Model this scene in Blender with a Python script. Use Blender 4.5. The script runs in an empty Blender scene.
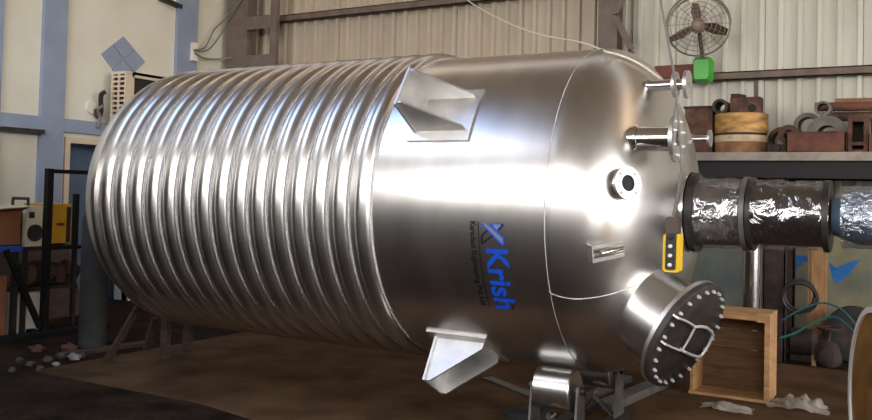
import bpy, math, random
from mathutils import Vector, Matrix, noise
random.seed(7)
PI = math.pi
SC = bpy.context.scene
COL = SC.collection

# ------------------------------------------------------------------ camera
FPX, CY, YAW, PITCH, ROLL, EYE = 850.0, 169.42, 0.52729, 0.02943, 0.02478, 1.5
cpi, spi, cro, sro = math.cos(PITCH), math.sin(PITCH), math.cos(ROLL), math.sin(ROLL)
r0 = Vector((math.cos(YAW), math.sin(YAW), 0)); f0 = Vector((-math.sin(YAW), math.cos(YAW), 0)); z0 = Vector((0, 0, 1))
fwd = f0 * cpi + z0 * spi
up0 = -f0 * spi + z0 * cpi
rgt = r0 * cro + up0 * sro
upv = -r0 * sro + up0 * cro
cam_d = bpy.data.cameras.new('camera'); cam = bpy.data.objects.new('camera', cam_d); COL.objects.link(cam)
m = Matrix((rgt, upv, -fwd)).transposed().to_4x4(); m.translation = Vector((0, 0, EYE)); cam.matrix_world = m
cam_d.sensor_width = 36; cam_d.lens = FPX / 872 * 36; cam_d.shift_y = (CY - 210) / 872
cam_d.clip_end = 300
SC.camera = cam
EYEP = Vector((0, 0, EYE))

def ray(u, v):
    return (rgt * ((u - 436) / FPX) + upv * ((CY - v) / FPX) + fwd)
def at(u, v, ax, val):
    d = ray(u, v); t = (val - EYEP[ax]) / d[ax]; return EYEP + d * t
def atX(u, v, x): return at(u, v, 0, x)
def atY(u, v, y): return at(u, v, 1, y)
def atZ(u, v, z=0.0): return at(u, v, 2, z)

# ------------------------------------------------------------------ world, light, exposure
SC.view_settings.view_transform = 'Standard'; SC.view_settings.look = 'None'; SC.view_settings.gamma = 1
SC.view_settings.use_curve_mapping = False
SC.view_settings.exposure = 0.05
w = bpy.data.worlds.new('sky'); SC.world = w; w.use_nodes = True
bg = w.node_tree.nodes['Background']; bg.inputs[1].default_value = 8.0
_n = w.node_tree.nodes; _l = w.node_tree.links          # hazy daylight sky: pale towards the horizon, bluer overhead
_tc = _n.new('ShaderNodeTexCoord'); _sx = _n.new('ShaderNodeSeparateXYZ'); _cr = _n.new('ShaderNodeValToRGB')
_l.new(_tc.outputs['Generated'], _sx.inputs[0]); _l.new(_sx.outputs['Z'], _cr.inputs['Fac']); _l.new(_cr.outputs['Color'], bg.inputs[0])
_e = _cr.color_ramp.elements; _e[0].position = 0.0; _e[0].color = (1.0, 0.94, 0.86, 1); _e[1].position = 0.75; _e[1].color = (0.16, 0.24, 0.42, 1)
_m = _e.new(0.42); _m.color = (0.95, 0.94, 0.95, 1)

XL, XR, YB, YF, ZR = -9.15, 11.0, 9.6, -4.0, 6.6      # room: left wall, right wall, back wall, front wall, roof
DOOR = (-8.0, 9.6, 2.5, 5.2)                         # long front window opening x0, x1, sill, head
GATE = (-3.6, 8.6, 0.0, 6.0)                         # open gate in the right end wall y0, y1, z0, z1
SKY = [(-8.5, -5.1, -1.8, 3.3), (-8.5, 8.0, 7.4, 8.3)]                # roof openings x0,x1,y0,y1; the second is added to brighten the back

def portal(name, loc, sx, sy, rot):
    l = bpy.data.lights.new(name, 'AREA'); l.shape = 'RECTANGLE'; l.size = sx; l.size_y = sy; l.cycles.is_portal = True
    o = bpy.data.objects.new(name, l); COL.objects.link(o); o.location = loc; o.rotation_euler = rot
portal('front_daylight', ((DOOR[0] + DOOR[1]) / 2, YF, (DOOR[2] + DOOR[3]) / 2), DOOR[1] - DOOR[0], DOOR[3] - DOOR[2], (PI / 2, 0, 0))
portal('gate_daylight', (XR, (GATE[0] + GATE[1]) / 2, (GATE[2] + GATE[3]) / 2), GATE[3] - GATE[2], GATE[1] - GATE[0], (0, PI / 2, 0))
for s in SKY:
    portal('roof_daylight', ((s[0] + s[1]) / 2, (s[2] + s[3]) / 2, ZR), s[1] - s[0], s[3] - s[2], (0, 0, 0))

# ------------------------------------------------------------------ materials
def rgb(r, g, b):
    f = lambda c: ((c / 255) / 12.92 if c / 255 <= 0.04045 else ((c / 255 + 0.055) / 1.055) ** 2.4)
    return (f(r), f(g), f(b), 1)
MATS = {}
def mat(name, c1, c2=None, rough=0.6, metal=0.0, scale=6.0, bump=0.0, bscale=None, stretch=(1, 1, 1), rvar=0.0, detail=6, lo=0.35, hi=0.65, aniso=0.0, spec=None, bdist=0.02):
    m = bpy.data.materials.new(name); m.use_nodes = True; MATS[name] = m
    nt = m.node_tree; N = nt.nodes; L = nt.links
    p = N['Principled BSDF']; p.inputs['Roughness'].default_value = rough; p.inputs['Metallic'].default_value = metal
    if spec is not None: p.inputs['Specular IOR Level'].default_value = spec
    tc = N.new('ShaderNodeTexCoord'); mp = N.new('ShaderNodeMapping'); mp.inputs['Scale'].default_value = stretch
    L.new(tc.outputs['Object'], mp.inputs['Vector'])
    ns = N.new('ShaderNodeTexNoise'); ns.inputs['Scale'].default_value = scale; ns.inputs['Detail'].default_value = detail
    L.new(mp.outputs['Vector'], ns.inputs['Vector'])
    cr = N.new('ShaderNodeValToRGB'); L.new(ns.outputs['Fac'], cr.inputs['Fac'])
    e = cr.color_ramp.elements; e[0].position = lo; e[1].position = hi
    e[0].color = c1; e[1].color = c2 or c1
    L.new(cr.outputs['Color'], p.inputs['Base Color'])
    if rvar:
        mr = N.new('ShaderNodeMapRange'); mr.inputs['To Min'].default_value = rough - rvar; mr.inputs['To Max'].default_value = rough + rvar
        L.new(ns.outputs['Fac'], mr.inputs['Value']); L.new(mr.outputs['Result'], p.inputs['Roughness'])
    if bump:
        n2 = N.new('ShaderNodeTexNoise'); n2.inputs['Scale'].default_value = bscale or scale * 4; n2.inputs['Detail'].default_value = 5
        L.new(mp.outputs['Vector'], n2.inputs['Vector'])
        bp = N.new('ShaderNodeBump'); bp.inputs['Strength'].default_value = bump; bp.inputs['Distance'].default_value = bdist
        L.new(n2.outputs['Fac'], bp.inputs['Height']); L.new(bp.outputs['Normal'], p.inputs['Normal'])
    if aniso: p.inputs['Anisotropic'].default_value = aniso
    return m

mat('steel', (0.60, 0.585, 0.575, 1), (0.68, 0.665, 0.65, 1), rough=0.29, metal=1, scale=2, stretch=(3, 1, 1), rvar=0.02, detail=2)
mat('head_steel', (0.60, 0.585, 0.575, 1), (0.68, 0.665, 0.65, 1), rough=0.30, metal=1, scale=3, rvar=0.03, detail=2, bump=0.02, bscale=4, bdist=0.01)
mat('coil_steel', (0.62, 0.61, 0.60, 1), (0.70, 0.69, 0.68, 1), rough=0.29, metal=1, scale=4, rvar=0.04, bump=0.012, bscale=14, bdist=0.01)
mat('plate_steel', (0.62, 0.61, 0.60, 1), (0.74, 0.73, 0.72, 1), rough=0.42, metal=1, scale=8, rvar=0.08)
mat('bright_steel', (0.72, 0.71, 0.70, 1), (0.82, 0.81, 0.80, 1), rough=0.16, metal=1, scale=20)
mat('zinc', (0.82, 0.81, 0.79, 1), rough=0.45, metal=0.5)
mat('weld', (0.62, 0.61, 0.6, 1), (0.85, 0.85, 0.85, 1), rough=0.3, metal=1, scale=60, bump=0.6, bscale=180)
mat('dark_cover', (0.045, 0.04, 0.038, 1), (0.075, 0.065, 0.06, 1), rough=0.5, metal=0.5, scale=12)
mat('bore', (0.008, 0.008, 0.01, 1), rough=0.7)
mat('logo_blue', rgb(12, 70, 190), rgb(16, 78, 198), rough=0.45)
mat('logo_pale', rgb(112, 124, 156), rough=0.45)
mat('logo_black', rgb(18, 20, 26), rough=0.5)
mat('dark_steel', (0.03, 0.028, 0.028, 1), (0.06, 0.05, 0.045, 1), rough=0.5, metal=0.6, scale=9)
mat('grey_steel', (0.10, 0.095, 0.09, 1), (0.17, 0.16, 0.15, 1), rough=0.5, metal=0.5, scale=9)
mat('motor_blue', rgb(84, 104, 128), rgb(104, 124, 146), rough=0.4, metal=0.3, scale=6)
mat('black_paint', (0.006, 0.006, 0.007, 1), (0.012, 0.011, 0.011, 1), rough=0.7, scale=10, spec=0.15)
mat('column_paint', rgb(98, 86, 80), rgb(112, 100, 92), rough=0.7, scale=5)
mat('girt_paint', rgb(92, 78, 70), rgb(112, 96, 86), rough=0.7, scale=6)
mat('red_oxide', rgb(92, 48, 38), rgb(112, 62, 48), rough=0.7, scale=6)
mat('sheet_beige', rgb(168, 156, 140), rgb(184, 172, 156), rough=0.6, scale=1.2, stretch=(3, 1, 0.5))
mat('sheet_white', rgb(186, 184, 174), rgb(204, 202, 192), rough=0.6, scale=1.2, stretch=(3, 1, 0.5))
mat('cream_wall', rgb(200, 198, 184), rgb(208, 207, 196), rough=0.9, scale=1.6, bump=0.1, bscale=40)
mat('blue_wall', rgb(126, 138, 160), rgb(136, 148, 170), rough=0.85, scale=2.0, bump=0.1, bscale=40)
mat('floor_dirt', rgb(25, 18, 14), rgb(56, 42, 32), rough=0.9, scale=3.2, detail=12, bump=0.9, bscale=11, bdist=0.05, lo=0.32, hi=0.72, spec=0.08)
mat('slab', rgb(62, 46, 33), rgb(104, 80, 58), rough=0.85, scale=2.0, detail=12, bump=0.25, bscale=14, bdist=0.02, lo=0.3, hi=0.75, spec=0.08)
mat('roof', rgb(224, 202, 174), rgb(232, 212, 188), rough=0.7, scale=2)
mat('front_paint', rgb(74, 66, 60), rgb(86, 78, 70), rough=0.8, scale=2)
mat('outside', rgb(138, 126, 110), rgb(156, 144, 128), rough=0.9, scale=0.5)
mat('dark_room', rgb(78, 98, 128), rgb(92, 112, 142), rough=0.5, scale=2)
mat('ac_cream', rgb(196, 178, 156), rgb(204, 188, 168), rough=0.55, scale=3)
mat('ac_dark', rgb(42, 36, 34), rough=0.6)
mat('rust', rgb(66, 44, 36), rgb(104, 72, 58), rough=0.8, metal=0.1, scale=9, bump=0.3)
mat('rust_red', rgb(84, 52, 42), rgb(108, 66, 52), rough=0.8, scale=8, bump=0.2)
mat('rust_dark', rgb(36, 28, 26), rgb(62, 46, 42), rough=0.8, scale=9, bump=0.3)
mat('bronze', rgb(122, 90, 50), rgb(196, 152, 88), rough=0.55, metal=0.3, scale=5, stretch=(1, 1, 4))
mat('tan_rust', rgb(112, 78, 54), rgb(146, 104, 72), rough=0.75, scale=8)
mat('pale_band', rgb(170, 150, 122), rgb(200, 182, 152), rough=0.7, scale=14)
mat('grey_pipe', rgb(84, 82, 78), rgb(112, 106, 98), rough=0.6, metal=0.3, scale=8)
mat('galv', rgb(120, 112, 104), rgb(146, 136, 126), rough=0.5, metal=0.3, scale=7, stretch=(1, 4, 1))
mat('wood', rgb(158, 118, 78), rgb(192, 152, 108), rough=0.75, scale=5, stretch=(1, 6, 6), bump=0.15)
mat('wood_dark', rgb(54, 38, 28), rgb(78, 57, 41), rough=0.85, scale=5, stretch=(1, 6, 6), bump=0.15)
mat('wood_mid', rgb(104, 78, 54), rgb(128, 98, 70), rough=0.85, scale=5, stretch=(1, 6, 6), bump=0.1)
mat('wood_dark2', rgb(52, 40, 36), rgb(72, 54, 46), rough=0.85, scale=4, stretch=(1, 1, 4))
mat('wood_pale', rgb(150, 112, 78), rgb(178, 138, 98), rough=0.8, scale=6, stretch=(6, 6, 1))
mat('yellow_plastic', rgb(232, 186, 20), rgb(240, 198, 34), rough=0.4, scale=3)
mat('yellow_paint', rgb(196, 146, 26), rgb(214, 164, 40), rough=0.5, scale=4)
mat('ochre', rgb(84, 56, 20), rgb(124, 86, 32), rough=0.6, scale=4)
mat('black_rubber', (0.012, 0.012, 0.013, 1), (0.022, 0.02, 0.02, 1), rough=0.55, scale=20)
mat('boot_brown', rgb(70, 56, 48), rgb(84, 68, 58), rough=0.5)
mat('button_white', rgb(220, 222, 214), rough=0.4)
mat('green_plastic', rgb(40, 142, 34), rgb(52, 158, 44), rough=0.35, scale=4)
mat('fan_brown', rgb(66, 50, 42), rgb(82, 64, 54), rough=0.5, scale=6)
mat('fan_wire', rgb(120, 112, 104), rough=0.4, metal=0.5)
mat('fan_hub', rgb(150, 126, 112), rough=0.5)
mat('cardboard', rgb(124, 78, 50), rgb(140, 92, 60), rough=0.85, scale=5)
mat('blue_bench', rgb(24, 74, 168), rgb(30, 84, 180), rough=0.5)
mat('device_cream', rgb(206, 198, 170), rgb(214, 208, 184), rough=0.5)
mat('cyl_grey', rgb(50, 51, 49), rgb(64, 65, 62), rough=0.7, spec=0.2, scale=5)
mat('sack', rgb(72, 50, 44), rgb(100, 72, 62), rough=0.9, scale=7, bump=0.4)
mat('white_box', rgb(206, 200, 190), rgb(220, 214, 204), rough=0.7)
mat('rope', rgb(196, 190, 176), rgb(226, 222, 210), rough=0.6, scale=60)
mat('wire_dark', rgb(50, 46, 44), rough=0.6)
mat('wire_grey', rgb(112, 108, 104), rough=0.6)
mat('hose_teal', rgb(30, 84, 84), rgb(44, 104, 100), rough=0.5)
mat('stone', rgb(50, 44, 40), rgb(86, 78, 70), rough=0.9, scale=8)
mat('stone_red', rgb(70, 44, 36), rgb(92, 60, 50), rough=0.9, scale=8)
mat('blue_tub', rgb(26, 38, 62), rgb(34, 48, 74), rough=0.4)
mat('tyre', (0.012, 0.012, 0.012, 1), (0.02, 0.02, 0.02, 1), rough=0.8)
mat('board_paint', rgb(104, 108, 98), rgb(150, 142, 110), rough=0.8, scale=2)
mat('board_blue', rgb(20, 92, 168), rgb(40, 120, 190), rough=0.7, scale=6)
mat('board_grey', rgb(92, 108, 116), rgb(134, 136, 120), rough=0.8, scale=2.5)
mat('brick_white', rgb(128, 122, 114), rough=0.8)

def film_mat(name, tint, fac, scale):
    m = bpy.data.materials.new(name); m.use_nodes = True; MATS[name] = m
    nt = m.node_tree; N = nt.nodes; L = nt.links; N.remove(N['Principled BSDF'])
    out = N['Material Output']; tr = N.new('ShaderNodeBsdfTransparent'); tr.inputs[0].default_value = tint
    gl = N.new('ShaderNodeBsdfGlossy'); gl.inputs['Roughness'].default_value = 0.12; gl.inputs[0].default_value = (0.95, 0.96, 1, 1)
    tc = N.new('ShaderNodeTexCoord'); mp = N.new('ShaderNodeMapping'); mp.inputs['Scale'].default_value = (1, 1, 0.7); mp.inputs['Rotation'].default_value = (0, 0.6, 0)
    L.new(tc.outputs['Object'], mp.inputs['Vector'])
    ns = N.new('ShaderNodeTexNoise'); ns.inputs['Scale'].default_value = scale; ns.inputs['Detail'].default_value = 4; ns.inputs['Distortion'].default_value = 1.2
    L.new(mp.outputs['Vector'], ns.inputs['Vector'])
    bp = N.new('ShaderNodeBump'); bp.inputs['Strength'].default_value = 0.9; bp.inputs['Distance'].default_value = 0.03
    L.new(ns.outputs['Fac'], bp.inputs['Height']); L.new(bp.outputs['Normal'], gl.inputs['Normal'])
    mx = N.new('ShaderNodeMixShader'); mx.inputs[0].default_value = fac
    L.new(tr.outputs[0], mx.inputs[1]); L.new(gl.outputs[0], mx.inputs[2]); L.new(mx.outputs[0], out.inputs['Surface'])
def amber():
    m = bpy.data.materials.new('warm_tint_sheet'); m.use_nodes = True; MATS['warm_tint_sheet'] = m; N = m.node_tree.nodes; N.remove(N['Principled BSDF'])
    t = N.new('ShaderNodeBsdfTransparent'); t.inputs[0].default_value = (.90, .74, .56, 1); m.node_tree.links.new(t.outputs[0], N['Material Output'].inputs['Surface'])  # warm tint for daylight through the added roof opening
amber()
film_mat('film', (0.9, 0.9, 0.92, 1), 0.24, 8)
film_mat('film_blue', (0.8, 0.88, 0.97, 1), 0.36, 24)
mat('film_loose', rgb(150, 142, 132), rgb(186, 180, 170), rough=0.32, scale=9); MATS['film_loose'].node_tree.nodes['Principled BSDF'].inputs['Alpha'].default_value = 0.55

# ------------------------------------------------------------------ mesh helpers
def basis(d):
    d = Vector(d).normalized(); h = Vector((0, 0, 1)) if abs(d.z) < 0.9 else Vector((1, 0, 0))
    a = d.cross(h).normalized(); return a, d.cross(a).normalized(), d
class MB:
    def __init__(s): s.v = []; s.f = []
    def add(s, vs, fs, M=None):
        k = len(s.v); s.v += [(M @ Vector(p)) if M else Vector(p) for p in vs]; s.f += [tuple(i + k for i in f) for f in fs]; return s
    def box(s, lo, hi, M=None):
        x0, y0, z0_ = lo; x1, y1, z1 = hi
        return s.add([(x0, y0, z0_), (x1, y0, z0_), (x1, y1, z0_), (x0, y1, z0_), (x0, y0, z1), (x1, y0, z1), (x1, y1, z1), (x0, y1, z1)],
                     [(3, 2, 1, 0), (4, 5, 6, 7), (0, 1, 5, 4), (1, 2, 6, 5), (2, 3, 7, 6), (3, 0, 4, 7)], M)
    def bar(s, p, q, wa, wb, up=(0, 0, 1)):          # rectangular bar from p to q
        p, q = Vector(p), Vector(q); d = (q - p).normalized(); u = Vector(up)
        if abs(d.dot(u)) > 0.95: u = Vector((1, 0, 0))
        a = d.cross(u).normalized() * wa / 2; b = a.cross(d).normalized() * wb / 2
        vs = [p - a - b, p + a - b, p + a + b, p - a + b, q - a - b, q + a - b, q + a + b, q - a + b]
        return s.add(vs, [(3, 2, 1, 0), (4, 5, 6, 7), (0, 1, 5, 4), (1, 2, 6, 5), (2, 3, 7, 6), (3, 0, 4, 7)])
    def lathe(s, o, d, prof, n=32, caps=True, a0=None):   # prof: list of (along, radius)
        a, b, d = basis(d); o = Vector(o); vs = []; fs = []
        for (t, r) in prof:
            for i in range(n):
                th = 2 * PI * i / n; vs.append(o + d * t + (a * math.cos(th) + b * math.sin(th)) * r)
        for k in range(len(prof) - 1):
            for i in range(n):
                j = (i + 1) % n; fs.append((k * n + i, k * n + j, (k + 1) * n + j, (k + 1) * n + i))
        if caps:
            if prof[0][1] > 1e-6: fs.append(tuple(range(n - 1, -1, -1)))
            if prof[-1][1] > 1e-6: fs.append(tuple((len(prof) - 1) * n + i for i in range(n)))
        return s.add(vs, fs)
    def cyl(s, p, q, r, n=20, r2=None):
        p, q = Vector(p), Vector(q); return s.lathe(p, q - p, [(0, r), ((q - p).length, r if r2 is None else r2)], n)
    def ringdisc(s, o, d, t0, t1, ri, ro, n=32):      # washer
        return s.lathe(o, d, [(t0, ri), (t0, ro), (t1, ro), (t1, ri), (t0, ri)], n, caps=False)
    def tube(s, pts, r, n=8, closed=False):
        pts = [Vector(p) for p in pts]; m_ = len(pts); vs = []; fs = []; prev = None
        for i, p in enumerate(pts):
            if closed: d = pts[(i + 1) % m_] - pts[i - 1]
            else: d = pts[min(i + 1, m_ - 1)] - pts[max(i - 1, 0)]
            d.normalize()
            if prev is None: a = basis(d)[0]
            else: a = (prev - d * prev.dot(d)).normalized()
            prev = a; b = d.cross(a)
            rr = r[i] if isinstance(r, (list, tuple)) else r
            for k in range(n):
                th = 2 * PI * k / n; vs.append(p + (a * math.cos(th) + b * math.sin(th)) * rr)
        for i in range(m_ if closed else m_ - 1):
            i2 = (i + 1) % m_
            for k in range(n):
                k2 = (k + 1) % n; fs.append((i * n + k, i * n + k2, i2 * n + k2, i2 * n + k))
        if not closed: fs += [tuple(range(n - 1, -1, -1)), tuple((m_ - 1) * n + k for k in range(n))]
        return s.add(vs, fs)
    def prism(s, poly, off):                          # planar polygon extruded by vector
        off = Vector(off); n = len(poly); P = [Vector(p) for p in poly]
        fs = [tuple(range(n - 1, -1, -1)), tuple(range(n, 2 * n))] + [(i, (i + 1) % n, n + (i + 1) % n, n + i) for i in range(n)]
        return s.add(P + [p + off for p in P], fs)
    def lump(s, c, r, n=10, m_=7, amp=0.25, seed=0.0, flat=None):
        c = Vector(c); vs = []; fs = []; r = Vector(r) if not isinstance(r, float) else Vector((r, r, r))
        for j in range(m_ + 1):
            ph = PI * j / m_ - PI / 2
            for i in range(n):
                th = 2 * PI * i / n; d = Vector((math.cos(ph) * math.cos(th), math.cos(ph) * math.sin(th), math.sin(ph)))
                k = 1 + amp * noise.noise(d * 1.7 + Vector((seed, seed * 1.3, 0)))
                p = c + Vector((d.x * r.x, d.y * r.y, d.z * r.z)) * k
                if flat is not None: p.z = max(p.z, flat)
                vs.append(p)
        for j in range(m_):
            for i in range(n):
                i2 = (i + 1) % n; fs.append((j * n + i, j * n + i2, (j + 1) * n + i2, (j + 1) * n + i))
        return s.add(vs, fs)

def worg(o):
    v = Vector((0, 0, 0))
    while o is not None: v += o.location; o = o.parent
    return v
def mesh_of(mb, name, mt, org=(0, 0, 0), smooth=35, fix=True):
    me = bpy.data.meshes.new(name); org = Vector(org)
    me.from_pydata([tuple(p - org) for p in mb.v], [], mb.f); me.update()
    import bmesh
    if fix:
        bm = bmesh.new(); bm.from_mesh(me); bmesh.ops.remove_doubles(bm, verts=bm.verts, dist=1e-5); bmesh.ops.recalc_face_normals(bm, faces=bm.faces); bm.to_mesh(me); bm.free()
    if smooth:
        me.polygons.foreach_set('use_smooth', [True] * len(me.polygons)); me.set_sharp_from_angle(angle=math.radians(smooth))
    me.materials.append(MATS[mt]); return me
def tag(o, label=None, cat=None, group=None, kind=None):
    if label: o['label'] = label
    if cat: o['category'] = cat
    if group: o['group'] = group
    if kind: o['kind'] = kind
    return o
def obj(name, mb, mt, parent=None, label=None, cat=None, group=None, kind=None, smooth=35, loc=None):
    if parent is not None: org = worg(parent) + (Vector((0, 0, 0)))
    elif loc is not None: org = Vector(loc)
    else:
        xs = [p.x for p in mb.v]; ys = [p.y for p in mb.v]; zs = [p.z for p in mb.v]
        org = Vector(((min(xs) + max(xs)) / 2, (min(ys) + max(ys)) / 2, min(zs)))
    o = bpy.data.objects.new(name, mesh_of(mb, name, mt, org, smooth)); COL.objects.link(o)
    if parent is not None: o.parent = parent
    else: o.location = org
    return tag(o, label, cat, group, kind)
def inst(me, name, parent, M):
    o = bpy.data.objects.new(name, me); COL.objects.link(o); o.parent = parent
    M = M.copy(); M.translation = M.translation - worg(parent); o.matrix_basis = M
    return o
def empty(name, loc, label, cat, group=None, kind=None):
    o = bpy.data.objects.new(name, None); COL.objects.link(o); o.location = loc; o.empty_display_size = 0.1
    return tag(o, label, cat, group, kind)
def frame_m(o, d):
    a, b, d = basis(d); M = Matrix((a, b, d)).transposed().to_4x4(); M.translation = Vector(o); return M
def arc_pts(p0, p1, sag, n=14):
    p0, p1 = Vector(p0), Vector(p1); return [p0.lerp(p1, i / n) - Vector((0, 0, sag * 4 * (i / n) * (1 - i / n))) for i in range(n + 1)]
def smooth_path(pts, n=6):
    P = [Vector(p) for p in pts]; P = [P[0]] + P + [P[-1]]; out = []
    for i in range(1, len(P) - 2):
        for k in range(n):
            t = k / n; a, b, c, d = P[i - 1], P[i], P[i + 1], P[i + 2]
            out.append(0.5 * ((2 * b) + (c - a) * t + (2 * a - 5 * b + 4 * c - d) * t * t + (3 * b - a - 3 * c + d) * t ** 3))
    out.append(P[-2]); return out

# ================================================================== SETTING
# ---- floor, slab, outside
b = MB().box((XL - 1.7, YF - .3, -.2), (XR + .3, YB + .3, 0)); obj('floor', b, 'floor_dirt', kind='structure', label='dark dirty workshop floor stained brown')
p1, p2 = atZ(34, 372), atZ(200, 404)
b = MB().prism([(p1.x, p1.y, 0.0), (-4.4, 4.36, 0.0), (-3.0, 4.1, 0), (-1.5, 4.0, 0), (.6, 5.0, 0), (.6, 8.5, 0), (-3.5, 8.5, 0), (-6.2, 7.2, 0)], (0, 0, 0.012))
obj('floor_slab', b, 'slab', kind='structure', label='brown cement patch of floor under the tank')
b = MB().box((-60, YF - 60, -.25), (60, YF - .3, -.05)); b.box((XR + .3, YF - .3, -.25), (60, 60, -.05)); obj('ground_outside', b, 'outside', kind='structure', label='pale yard ground outside the doorway')

# ---- roof with openings
b = MB(); y_ = YF - .2
for s_ in SKY:
    b.box((XL - .3, y_, ZR), (XR + .3, s_[2], ZR + .12)).box((XL - .3, s_[2], ZR), (s_[0], s_[3], ZR + .12)).box((s_[1], s_[2], ZR), (XR + .3, s_[3], ZR + .12)); y_ = s_[3]
b.box((XL - .3, y_, ZR), (XR + .3, YB + .3, ZR + .12))
for i_, s_ in enumerate(SKY[1:]):  # added unseen strip, tinted to warm the reflection on the tank top
    x_ = s_[0]; 
    pane = obj('window_%d' % (i_ + 1), MB().box((s_[0], s_[2] - .1, ZR + .17), (s_[1], s_[2] - .06, ZR + .2)).box((s_[0], s_[3] + .06, ZR + .17), (s_[1], s_[3] + .1, ZR + .2)), 'girt_paint', kind='structure', label='unseen roof opening added with warm-tinted sheets')
    while x_ < s_[1] - .1:
        obj('warm_tint_panel', MB().box((x_, s_[2] - .1, ZR + .15), (min(x_ + 1.5, s_[1]) - .004, s_[3] + .1, ZR + .155)), 'warm_tint_sheet', pane); x_ += 1.5
obj('ceiling', b, 'roof', kind='structure', label='sheet roof with long daylight openings')
# ---- front wall with doorway, right wall
b = MB().box((XL - .3, YF - .25, 0), (DOOR[0], YF, ZR)).box((DOOR[1], YF - .25, 0), (XR + .3, YF, ZR)).box((DOOR[0], YF - .25, DOOR[3]), (DOOR[1], YF, ZR)).box((DOOR[0], YF - .25, 0), (DOOR[1], YF, DOOR[2]))
obj('wall_front', b, 'front_paint', kind='structure', label='brown front wall below and around the wide opening')
b = MB().box((XL, 2.0, 0), (-4.7, 2.2, 2.3)); obj('shade_partition', b, 'front_paint', kind='structure', label='unseen low brown partition added to shade the lower left')  # unseen wall added to keep front daylight off the lower left
b = MB().box((XR, YF, 0), (XR + .25, GATE[0], ZR)).box((XR, GATE[1], 0), (XR + .25, YB, ZR)).box((XR, GATE[0], GATE[3]), (XR + .25, GATE[1], ZR)); obj('wall_right', b, 'front_paint', kind='structure', label='brown end wall around the open gate')

# ---- left wall: cream masonry, blue pilasters and band, doorway
dp0, dp1, dp2 = atX(69, 143, XL), atX(112, 143, XL), atX(69, 143, XL)     # door opening
dy0, dy1, dz1 = dp0.y, dp0.y + 0.95, dp0.z
b = MB().box((XL - .25, YF, 0), (XL, dy0, ZR)).box((XL - .25, dy1, 0), (XL, YB, ZR)).box((XL - .25, dy0, dz1), (XL, dy1, ZR))
obj('wall_left', b, 'cream_wall', kind='structure', label='cream plastered masonry side wall')
b = MB().box((XL - .5, dy0 - .3, -.1), (XL - .4, dy1 + .3, dz1 + .2)).box((XL - .5, dy0 - .3, 0), (XL - .25, dy0 - .25, dz1 + .2)).box((XL - .5, dy1 + .25, 0), (XL - .25, dy1 + .3, dz1 + .2)).box((XL - .5, dy0 - .3, dz1 + .15), (XL - .25, dy1 + .3, dz1 + .2))
obj('door_2', b, 'dark_room', kind='structure', label='blue recessed door leaf behind the cream frame')
b = MB(); fw = .07
b.box((XL - .1, dy0 - fw, 0), (XL + .03, dy0, dz1 + fw)).box((XL - .1, dy1, 0), (XL + .03, dy1 + fw, dz1 + fw)).box((XL - .1, dy0, dz1), (XL + .03, dy1, dz1 + fw))
obj('door_1', b, 'ac_cream', kind='structure', label='cream frame of the open side doorway')
PX = 0.06
def pil(u0, u1, v, nm):
    y0, y1 = atX(u0, v, XL + PX).y, atX(u1, v, XL + PX).y
    obj(nm, MB().box((XL, y0, 0), (XL + PX, y1, ZR)), 'blue_wall', kind='structure', label='blue painted pilaster on the cream side wall')
    return y0, y1
pa = pil(43.5, 66.5, 60, 'trim_1'); pb = pil(178, 198, 30, 'trim_2'); pc = pil(-24, 2.5, 60, 'trim_3')
bz1, bz0 = atX(30, 115, XL + PX).z, atX(30, 129, XL + PX).z
for i, (ya, yb_) in enumerate(((YF, pc[0]), (pc[1], pa[0]), (pa[1], pb[0]))):
    obj('trim_%d' % (4 + i), MB().box((XL, ya, bz0), (XL + PX - .008, yb_, bz1)), 'blue_wall', kind='structure', label='blue painted band between the pilasters')
obj('trim_7', MB().box((XL, pc[1], bz0 - .05), (XL + PX + .08, pa[0], bz0)), 'dark_steel', kind='structure', label='dark ledge under the blue band')
# dark cable tray high on wall
q0, q1 = atX(160, -2, XL + .05), atX(181, 7, XL + .05)
obj('trim_8', MB().bar(q0, q1, .06, .06), 'dark_steel', kind='structure', label='dark angle bar high on the cream wall')

# ---- back wall: backing with single corrugated sheets and girts
back = obj('wall_back', MB().box((XL - .25, YB + .06, 0), (XR + .25, YB + .25, ZR)), 'girt_paint', kind='structure', label='corrugated metal sheet back wall', loc=(0, YB + .06, 0))
PITCH_S = 0.19; SW = PITCH_S * 5
def sheet_mesh(mt):
    mb = MB(); pr = []
    for k in range(5):
        x = k * PITCH_S; pr += [(x, 0), (x + .132, 0), (x + .139, -.05), (x + .176, -.05)]
    pr.append((SW - 0.004, 0))
    n = len(pr); vs = [(x, y, 0) for x, y in pr] + [(x, y, ZR) for x, y in pr]
    mb.add(vs, [(i, i + 1, n + i + 1, n + i) for i in range(n - 1)])
    me = mesh_of(mb, 'corrugated_sheet', mt, smooth=0, fix=False); return me
sm = {'sheet_beige': sheet_mesh('sheet_beige'), 'sheet_white': sheet_mesh('sheet_white')}
COLX = atY(614, 30, YB).x
x = XL; k = 0
while x < 5.0:
    mt = 'sheet_beige' if x + SW / 2 < COLX else 'sheet_white'
    inst(sm[mt], 'corrugated_sheet', back, Matrix.Translation((x, YB + .05, 0))); x += SW
def girt(u, v, x0, x1, h, mt):
    z = atY(u, v, YB - .06).z
    mb = MB().box((x0, YB - .10, z - h / 2), (x1, YB + .012, z - h / 2 + .012)).box((x0, YB - .10, z - h / 2), (x1, YB - .088, z + h / 2)).box((x0, YB - .10, z + h / 2 - .012), (x1, YB + .012, z + h / 2))
    obj('girt', mb, mt, back)
girt(360, 11, XL, COLX, .10, 'girt_paint'); girt(790, 73.5, COLX, XR, .09, 'girt_paint')
girt(790, -150, XL, XR, .10, 'girt_paint')
g0, g1 = atY(655, 71, YB - .12), atY(697, 71, YB - .12)
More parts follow.
